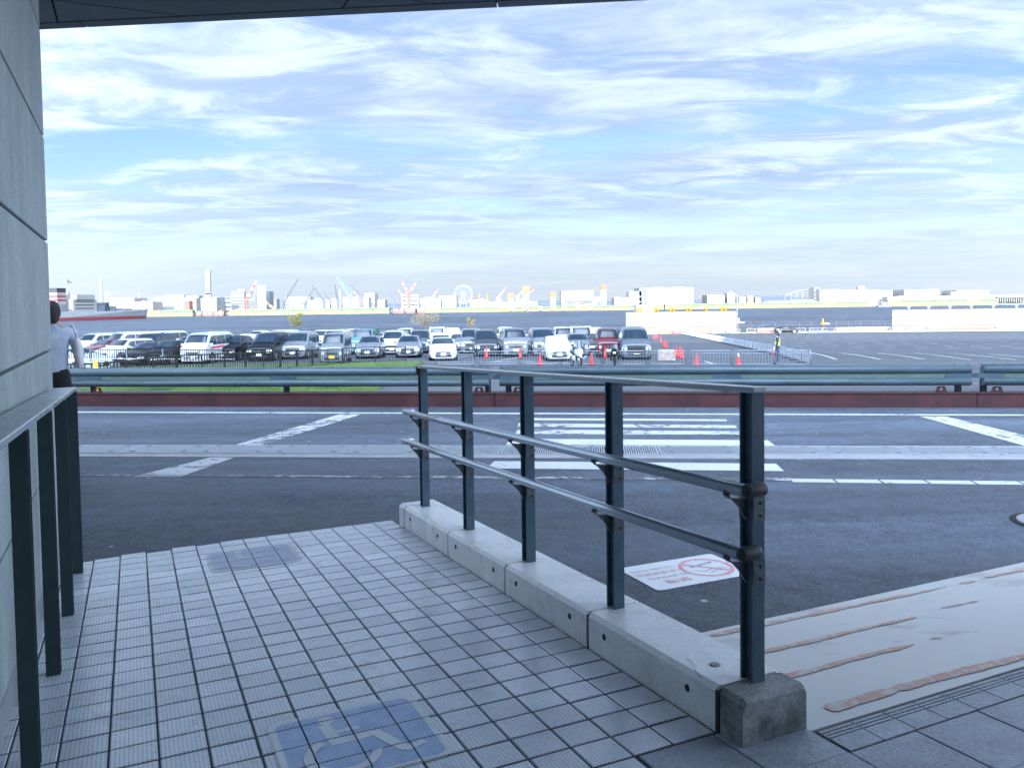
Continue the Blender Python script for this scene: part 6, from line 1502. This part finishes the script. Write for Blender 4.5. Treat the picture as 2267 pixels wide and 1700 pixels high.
# cranes
def crane(label, bx, by, tx, ty_, Y, cols, back=None, wpx=3.2, seg_=5, cabm=None):
    a, b_ = aty(bx, by, Y), aty(tx, ty_, Y); t = thing('crane', label, 'crane', (a.x, Y, ZG)); base = Vector((a.x, Y, ZG)); w_ = wpx / FPX * Y
    p0, p1 = a - base, b_ - base; p1.y = p0.y = 0; side = (p1 - p0).cross(Vector((0, 1, 0))).normalized()
    for k in range(seg_):
        q0, q1 = p0.lerp(p1, k / seg_), p0.lerp(p1, (k + 1) / seg_); m_ = MB(); ww = w_ * (1 - .45 * k / seg_); w2 = w_ * (1 - .45 * (k + 1) / seg_); th = ww * .24
        for sx in (-.5, .5):
            for sy in (-.5, .5): m_.bar(q0 + side * sx * ww + Vector((0, sy * ww, 0)), q1 + side * sx * w2 + Vector((0, sy * w2, 0)), th, th)
        nb = 4
        for j in range(nb):
            r0, r1 = q0.lerp(q1, j / nb), q0.lerp(q1, (j + 1) / nb); s_ = .5 if j % 2 else -.5
            for sy in (-.5, .5): m_.bar(r0 + side * s_ * ww + Vector((0, sy * ww, 0)), r1 - side * s_ * ww + Vector((0, sy * ww, 0)), th * .8, th * .8)
        m_.build('boom_section', cols[k % len(cols)], t)
    cm = cabm or cols[0]; c = (8 if wpx > 2.5 else 5) / FPX * Y
    MB().box((0, 0, max(2, p0.z * .5)), (c * .55, c * .5, max(4, p0.z))).build('tower', cm, t)
    MB().box((0, 0, max(4, p0.z)), (c, c * .8, c * .6)).build('cab', cm, t)
    if back:
        d = aty(back[0], back[1], Y) - base; d.y = 0; MB().bar(p0, d, w_ * .45, w_ * .45).build('back_mast', cols[-1], t); MB().bar(d, p1, w_ * .08, w_ * .08).build('stay', cols[-1], t)
crane('red and white striped crane between the tan tower and the high rise', 546, 664, 568, 623, 1300, (M_CRED, M_CWHT), (562, 664), 5.5, 6)
crane('orange and white striped low boom at the right of the high rise', 607, 684, 588, 668, 1290, (M_CORG, M_CWHT), None, 4, 4)
crane('dark blue crane with its boom raised to the right, left of the cranes', 626, 674, 659, 619, 1290, (M_CDRK,), (622, 664), 3.4)
crane('dark crane leaning right with a low boom', 675, 671, 695, 638, 1320, (M_CDRK,), None, 2.6)
crane('dark crane leaning left, crossing the low boom one', 717, 668, 691, 631, 1300, (M_CDRK,), (722, 655), 2.8)
crane('small dark crane leaning left between the crossing cranes and the slim chimney', 732, 667, 714, 644, 1340, (M_CDRK,), None, 2.2)
crane('steep dark crane just left of the slim white chimney', 748, 666, 741, 631, 1310, (M_CDRK,), (743, 660), 3)
crane('long mint green crane leaning left above the factory hall', 774, 657, 747, 614, 1300, (M_CMINT,), (780, 648), 3.6)
crane('dark blue crane leaning left beside the mint one', 800, 657, 775, 629, 1310, (M_CDRK,), (803, 650), 3.2)
crane('small pink and white crane below the dark blue crane boom', 796, 660, 783, 645, 1330, (M_CRED, M_CWHT), None, 2.2, 4)
crane('small faint dark crane left of the V shaped pair', 871, 663, 860, 648, 1400, (M_CDRK,), None, 1.8, 3)
crane('left boom of the V shaped red and white crane pair', 903, 648, 889, 621, 1300, (M_CRED, M_CWHT), None, 3.4, 5, M_CRED)
crane('right boom of the V shaped red and white crane pair', 906, 648, 923, 622, 1302, (M_CRED, M_CWHT), None, 3.4, 5, M_CRED)
crane('small red and white crane at the left of the V shaped pair', 890, 652, 880, 641, 1320, (M_CWHT, M_CRED), None, 2.2, 4)
crane('red tipped white crane left of the ferris wheel', 957, 659, 972, 638, 1320, (M_CWHT, M_CWHT, M_CRED), None, 2.6, 3)
crane('red tipped white crane right of the yellow masts', 1103, 660, 1121, 634, 1300, (M_CWHT, M_CWHT, M_CRED), None, 3, 3)
crane('white boom crane left of the big red gantry tower', 1145, 658, 1160, 640, 1310, (M_CWHT,), None, 3, 3)
crane('orange boom crane right of the big red gantry tower', 1168, 650, 1184, 641, 1310, (M_CORG,), None, 3, 3)
def gantry(label, x, w_px, yt, yb, Y, frac):
    a = aty(x, yt, Y); w_ = w_px / FPX * Y; H = a.z - ZG; t = thing('gantry_tower', label, 'tower', (a.x, Y, ZG)); m_ = MB()
    for sx in (-.36, .36):
        for sy in (-.36, .36): m_.box((sx * w_, sy * w_, H * .4), (w_ * .12, w_ * .12, H * .8))
    n = 5
    for k in range(n):
        z0, z1 = H * .8 * k / n, H * .8 * (k + 1) / n; m_.box((0, -.36 * w_, z1), (w_ * .8, w_ * .08, w_ * .08)); m_.bar((-.36 * w_, -.36 * w_, z0), (.36 * w_, -.36 * w_, z1), w_ * .07, w_ * .07)
    m_.build('lattice_legs', M_CWHT, t)
    MB().hexa([(-w_ * .42, -w_ * .42, H * frac), (w_ * .42, -w_ * .42, H * frac), (w_ * .42, w_ * .42, H * frac), (-w_ * .42, w_ * .42, H * frac), (-w_ * .55, -w_ * .5, H), (w_ * .55, -w_ * .5, H), (w_ * .55, w_ * .5, H), (-w_ * .55, w_ * .5, H)]).build('top_house', M_CORG, t)
gantry('small red topped lattice tower right of the yellow masts', 1130.5, 13, 649, 690, 1235, .68)
gantry('big red topped lattice tower with booms on both sides', 1164, 15, 634, 690, 1235, .66)
gantry('small red topped lattice tower left of the glazed hangar', 1224, 12, 647, 690, 1235, .72)
gantry('tall red and white lattice tower right of the glazed hangar', 1335.5, 13, 632, 670, 1300, .80)
for i, x in enumerate((1196, 1249, 1279, 1309)):
    gantry(['white mooring tower left of the glazed hangar at the quay', 'short mooring tower under the left end of the glazed hangar', 'mooring tower under the middle of the glazed hangar', 'low mooring tower at the right end of the hangar'][i], x, 9, [676, 668, 665, 673][i], 690, 1232, .95)
for i, x in enumerate((1061, 1079)):
    a = aty(x, 650, 1260); t = thing('mast', ['left yellow mast right of the ferris wheel', 'right yellow mast right of the ferris wheel'][i], 'mast', (a.x, 1260, ZG)); MB().tube([(0, 0, 0), (0, 0, a.z - ZG)], .75, 8).build('pole', M_CYEL, t); MB().box((0, 0, (a.z - ZG) * .55), (2.4, 1, 1)).build('platform', M_CYEL, t)
# ferris wheel
a = aty(1025.5, 651.5, 1900); rw = 19.3 / FPX * 1900; fw = thing('ferris_wheel', 'pale ferris wheel on the far shore', 'ferris wheel', (a.x, 1900, ZG)); hz_ = a.z - ZG
M_FER = mat('wheel_pale', (0.204, 0.204, 0.230), .5)
for r_, th in ((rw, .40), (rw * .9, .28)): MB().tube([(r_ * math.cos(2 * PI * k / 48), 0, hz_ + r_ * math.sin(2 * PI * k / 48)) for k in range(49)], th, 6).build('rim', M_FER, fw)
for k in range(24): a_ = 2 * PI * k / 24; MB().bar((0, 0, hz_), (rw * math.cos(a_), 0, hz_ + rw * math.sin(a_)), .18, .18).build('spoke', M_FER, fw)
for k in range(24): a_ = 2 * PI * k / 24; MB().box((rw * 1.04 * math.cos(a_), 0, hz_ + rw * 1.04 * math.sin(a_)), (1.4, 1.4, 1.6)).build('gondola', M_CWHT, fw)
for s_ in (-1, 1): MB().bar((s_ * rw * .5, 3, 0), (0, 2, hz_), 1.2, 1.2).build('leg', M_FER, fw)
MB().disc((0, 0, hz_), 1.6, (0, 1, 0), 4, 12).build('hub', M_FER, fw)
# work boats and machines along the left gap
for i, (x, m_, lb) in enumerate(((436, M_GRY, 'dark wooden jetty and machines right of the yellow quay wall'), (462, M_CORG, 'orange excavator barge below the legged chimney'), (485, M_CORG, 'second orange machine barge, left of the yellow green quay wall'), (536, M_CRED, 'red work barge below the tan apartment tower'), (560, M_CORG, 'orange work barge below the striped crane'), (884, M_CRED, 'red work barge in the gap between two quay walls'), (912, M_CORG, 'orange dredger in the gap between two quay walls'), (932, M_CYEL, 'yellow machine barge left of the long green quay wall'))):
    Y = 1250 if x in (436, 462, 485, 884, 912, 932) else 1262; q = aty(x, 690, Y); t = thing('work_barge', lb, 'barge', (q.x, Y, -8.2)); k = Y / FPX; top = {536: 14, 560: 15}.get(x, 10); r_ = random.Random(x)
    MB().box((0, 0, 1.6), (24 * k, 10, 3.2)).build('hull', M_RUSTP, t)
    for j in range(5): MB().box(((-10 + 5 * j) * k, 0, 3.2 + (top - 5) * r_.uniform(.15, .5)), (4.2 * k, 6, (top - 5) * r_.uniform(.4, 1))).build('machine', m_ if j % 2 == 0 else M_CWHT, t)
    MB().bar((-4 * k, 0, 5), (7 * k, 0, top * .9), .9, .9).build('jib', m_, t)
def belt(x0, x1, y, Y, h, seed):
    rn = random.Random(seed); a, b_ = aty(x0, y, Y), aty(x1, y, Y); mb = MB(); n = int((b_.x - a.x) / 5)
    for k in range(n): leaves(mb, (a.x + (b_.x - a.x) * (k + rn.random()) / n, Y + rn.uniform(-4, 4), ZG + h * rn.uniform(.2, .6)), (4, 3, h * rn.uniform(.3, .6)), 34, 1.1, rn)
    tag(mb.build('far_trees', M_LEAFG, None, False), kind='stuff')
for a in ((590, 650, 676, 1275, 9, 31), (810, 860, 673, 1275, 7, 32), (1236, 1300, 668, 1270, 12, 33), (1395, 1470, 668, 1275, 10, 34), (1470, 1560, 666, 1275, 6, 35), (1080, 1235, 674, 1275, 5, 36), (1600, 1690, 662, 1275, 6, 37), (2000, 2260, 657, 1275, 5, 38)): belt(*a)

# ================================================================== SHIPS
sh = thing('cargo_ship', 'grey and red cargo ship with white superstructure and banded funnel at far left', 'ship')
A_, B_ = Vector((aty(62, 700, 800).x, 800, -8)), Vector((aty(323, 700, 1010).x, 1010, -8)); dS = (B_ - A_); LS = dS.length; sh.location = A_; sh.rotation_euler = (0, 0, math.atan2(dS.y, dS.x))
M_HULLR = mat('hull_red', (0.195, 0.026, 0.029), .5); M_HULLG = mat('hull_grey', (0.248, 0.254, 0.260), .5, var=.05, scale=.1)
def hull(z0, z1, f0, f1, m_, nm):
    rings = []
    for t, wd in ((0, .75), (.05, .95), (.2, 1), (.75, 1), (.88, .8), (.96, .4), (1.0, .04)):
        q = []
        for z, fl in ((z0, f0), (z1, f1)):
            w_ = 13 * wd * (1 if t < .7 else fl); x = LS * t + (fl - 1) * 14 * max(0, t - .7) * 3; sheer = 3.0 * max(0, t - .82) / .18 if z == z1 and nm == 'hull' else 0
            q.append([Vector((x, w_, z + sheer)), Vector((x, -w_, z + sheer))])
        rings.append([q[0][0], q[0][1], q[1][1], q[1][0]])
    MB().loft(rings, True, True, False).build(nm, m_, sh)
hull(-1, 3.4, 1, 1.05, M_HULLR, 'boot_top'); hull(3.4, 9.5, 1.05, 1.25, M_HULLG, 'hull')
kS = 860 / FPX
def sx_(px_):   # distance along the ship seen at pixel px
    lo_, hi_ = 0.0, 1.0
    for _ in range(40):
        mm = (lo_ + hi_) / 2; q = A_ + dS * mm
        if proj(q)[0] < px_: lo_ = mm
        else: hi_ = mm
    return lo_ * LS
def sbox(x0, x1, z0, z1, nm, m_, wd=18): MB().box(((sx_(x0) + sx_(x1)) / 2, 0, (z0 + z1) / 2), (abs(sx_(x1) - sx_(x0)), wd, z1 - z0)).build(nm, m_, sh)
sbox(66, 118, 9, 16, 'poop_deck', M_WHT); sbox(145, 198, 9, 22, 'superstructure', M_WHT); sbox(150, 190, 22, 27, 'bridge', M_WHT, 22); sbox(172, 196, 12, 24, 'accommodation_block', M_PALE, 16)
for k in range(3): sbox(150, 192, 12 + 3.6 * k, 13.2 + 3.6 * k, 'window_band', M_FW, 18.3)
for k, (z0, z1, m_) in enumerate(((9, 17, M_GRY), (17, 20, M_WHT), (20, 22, M_HULLR), (22, 24, M_WHT), (24, 26, M_HULLR), (26, 29, M_WHT), (29, 33.5, M_TRIM))): sbox(119, 139, z0, z1, 'funnel_band', m_, 9)
xm = sx_(155); MB().tube([(xm, 0, 22), (xm, 0, 42)], .6, 6).build('mast', M_WHT, sh); MB().box((xm, 0, 40), (9, 2, 1.0)).build('radar', M_WHT, sh); MB().box((xm - 3, 0, 42), (5, 2, .8)).build('radar', M_WHT, sh)
for i, (x0, x1, z1) in enumerate(((206, 222, 16), (224, 232, 19), (234, 247, 15), (250, 262, 12.5), (266, 282, 12), (286, 300, 11.5))): sbox(x0, x1, 9, z1, 'deck_gear', (M_GRY, M_CDRK, M_GRY, M_PALE, M_GRY, M_PALE)[i], 12)
for x in (258, 272, 292): MB().tube([(sx_(x), 0, 9), (sx_(x), 0, 18)], .35, 5).build('derrick_post', M_CYEL, sh)
fe = thing('ferry', 'long white ferry with a blue waterline stripe moored below the terminals', 'ferry'); A2, B2 = aty(1684, 672, 1254), aty(1832, 672, 1254); fe.location = (A2.x, 1254, ZG); wF = B2.x - A2.x
MB().hexa([(0, 0, 0), (wF - 2, 0, 0), (wF - 2, 12, 0), (0, 12, 0), (-4, 0, 6), (wF, 0, 6), (wF, 12, 6), (-4, 12, 6)]).build('hull', M_WHT, fe); MB().box((wF / 2, -.05, 2.2), (wF - 6, .2, 1.2)).build('blue_stripe', M_BLU, fe)
MB().box((wF * .45, 6, 7.4), (wF * .78, 11, 3)).build('superstructure', M_WHT, fe); MB().box((wF * .62, 6, 9.6), (wF * .34, 9, 2)).build('bridge', M_WHT, fe)
for k in range(3): MB().box((wF * .36 + 6 * k, -.1, 7.2), (3, .2, 1.4)).build('red_lettering', M_CRED, fe)
q = aty(1955, 672, 1150); tb_ = thing('tug_boat', 'small white tug boat in the gap between the green quay walls', 'boat', (q.x, 1150, -8))
MB().hexa([(-8, -3, 0), (9, -3, 0), (9, 3, 0), (-8, 3, 0), (-8, -3.4, 2.2), (12, -3.4, 3), (12, 3.4, 3), (-8, 3.4, 2.2)]).build('hull', M_GRY, tb_); MB().box((1, 0, 4.5), (7, 4, 4.5)).build('wheelhouse', M_WHT, tb_); MB().tube([(-2, 0, 5), (-2, 0, 9.5)], .25, 6).build('mast', M_WHT, tb_)
for i, (x, y, lb) in enumerate(((1822, 719, 'small white and yellow navigation buoy on the water right of the black sedan'), (1636, 716, 'small buoy right of the left caisson'))):
    q = onz(x, y, -8.0); q = Vector((q.x, q.y, -8)); t = thing('buoy', lb, 'buoy', q); MB().lathe([(.9, 0), (.9, .8), (.35, .9), (.25, 2.4), (.02, 2.6)], (0, 0, 0), 10).build('float', M_CYEL if i == 0 else M_RAILW, t); MB().box((1.6, 0, .4), (1.6, .8, .7)).build('side_float', M_RAILW, t)
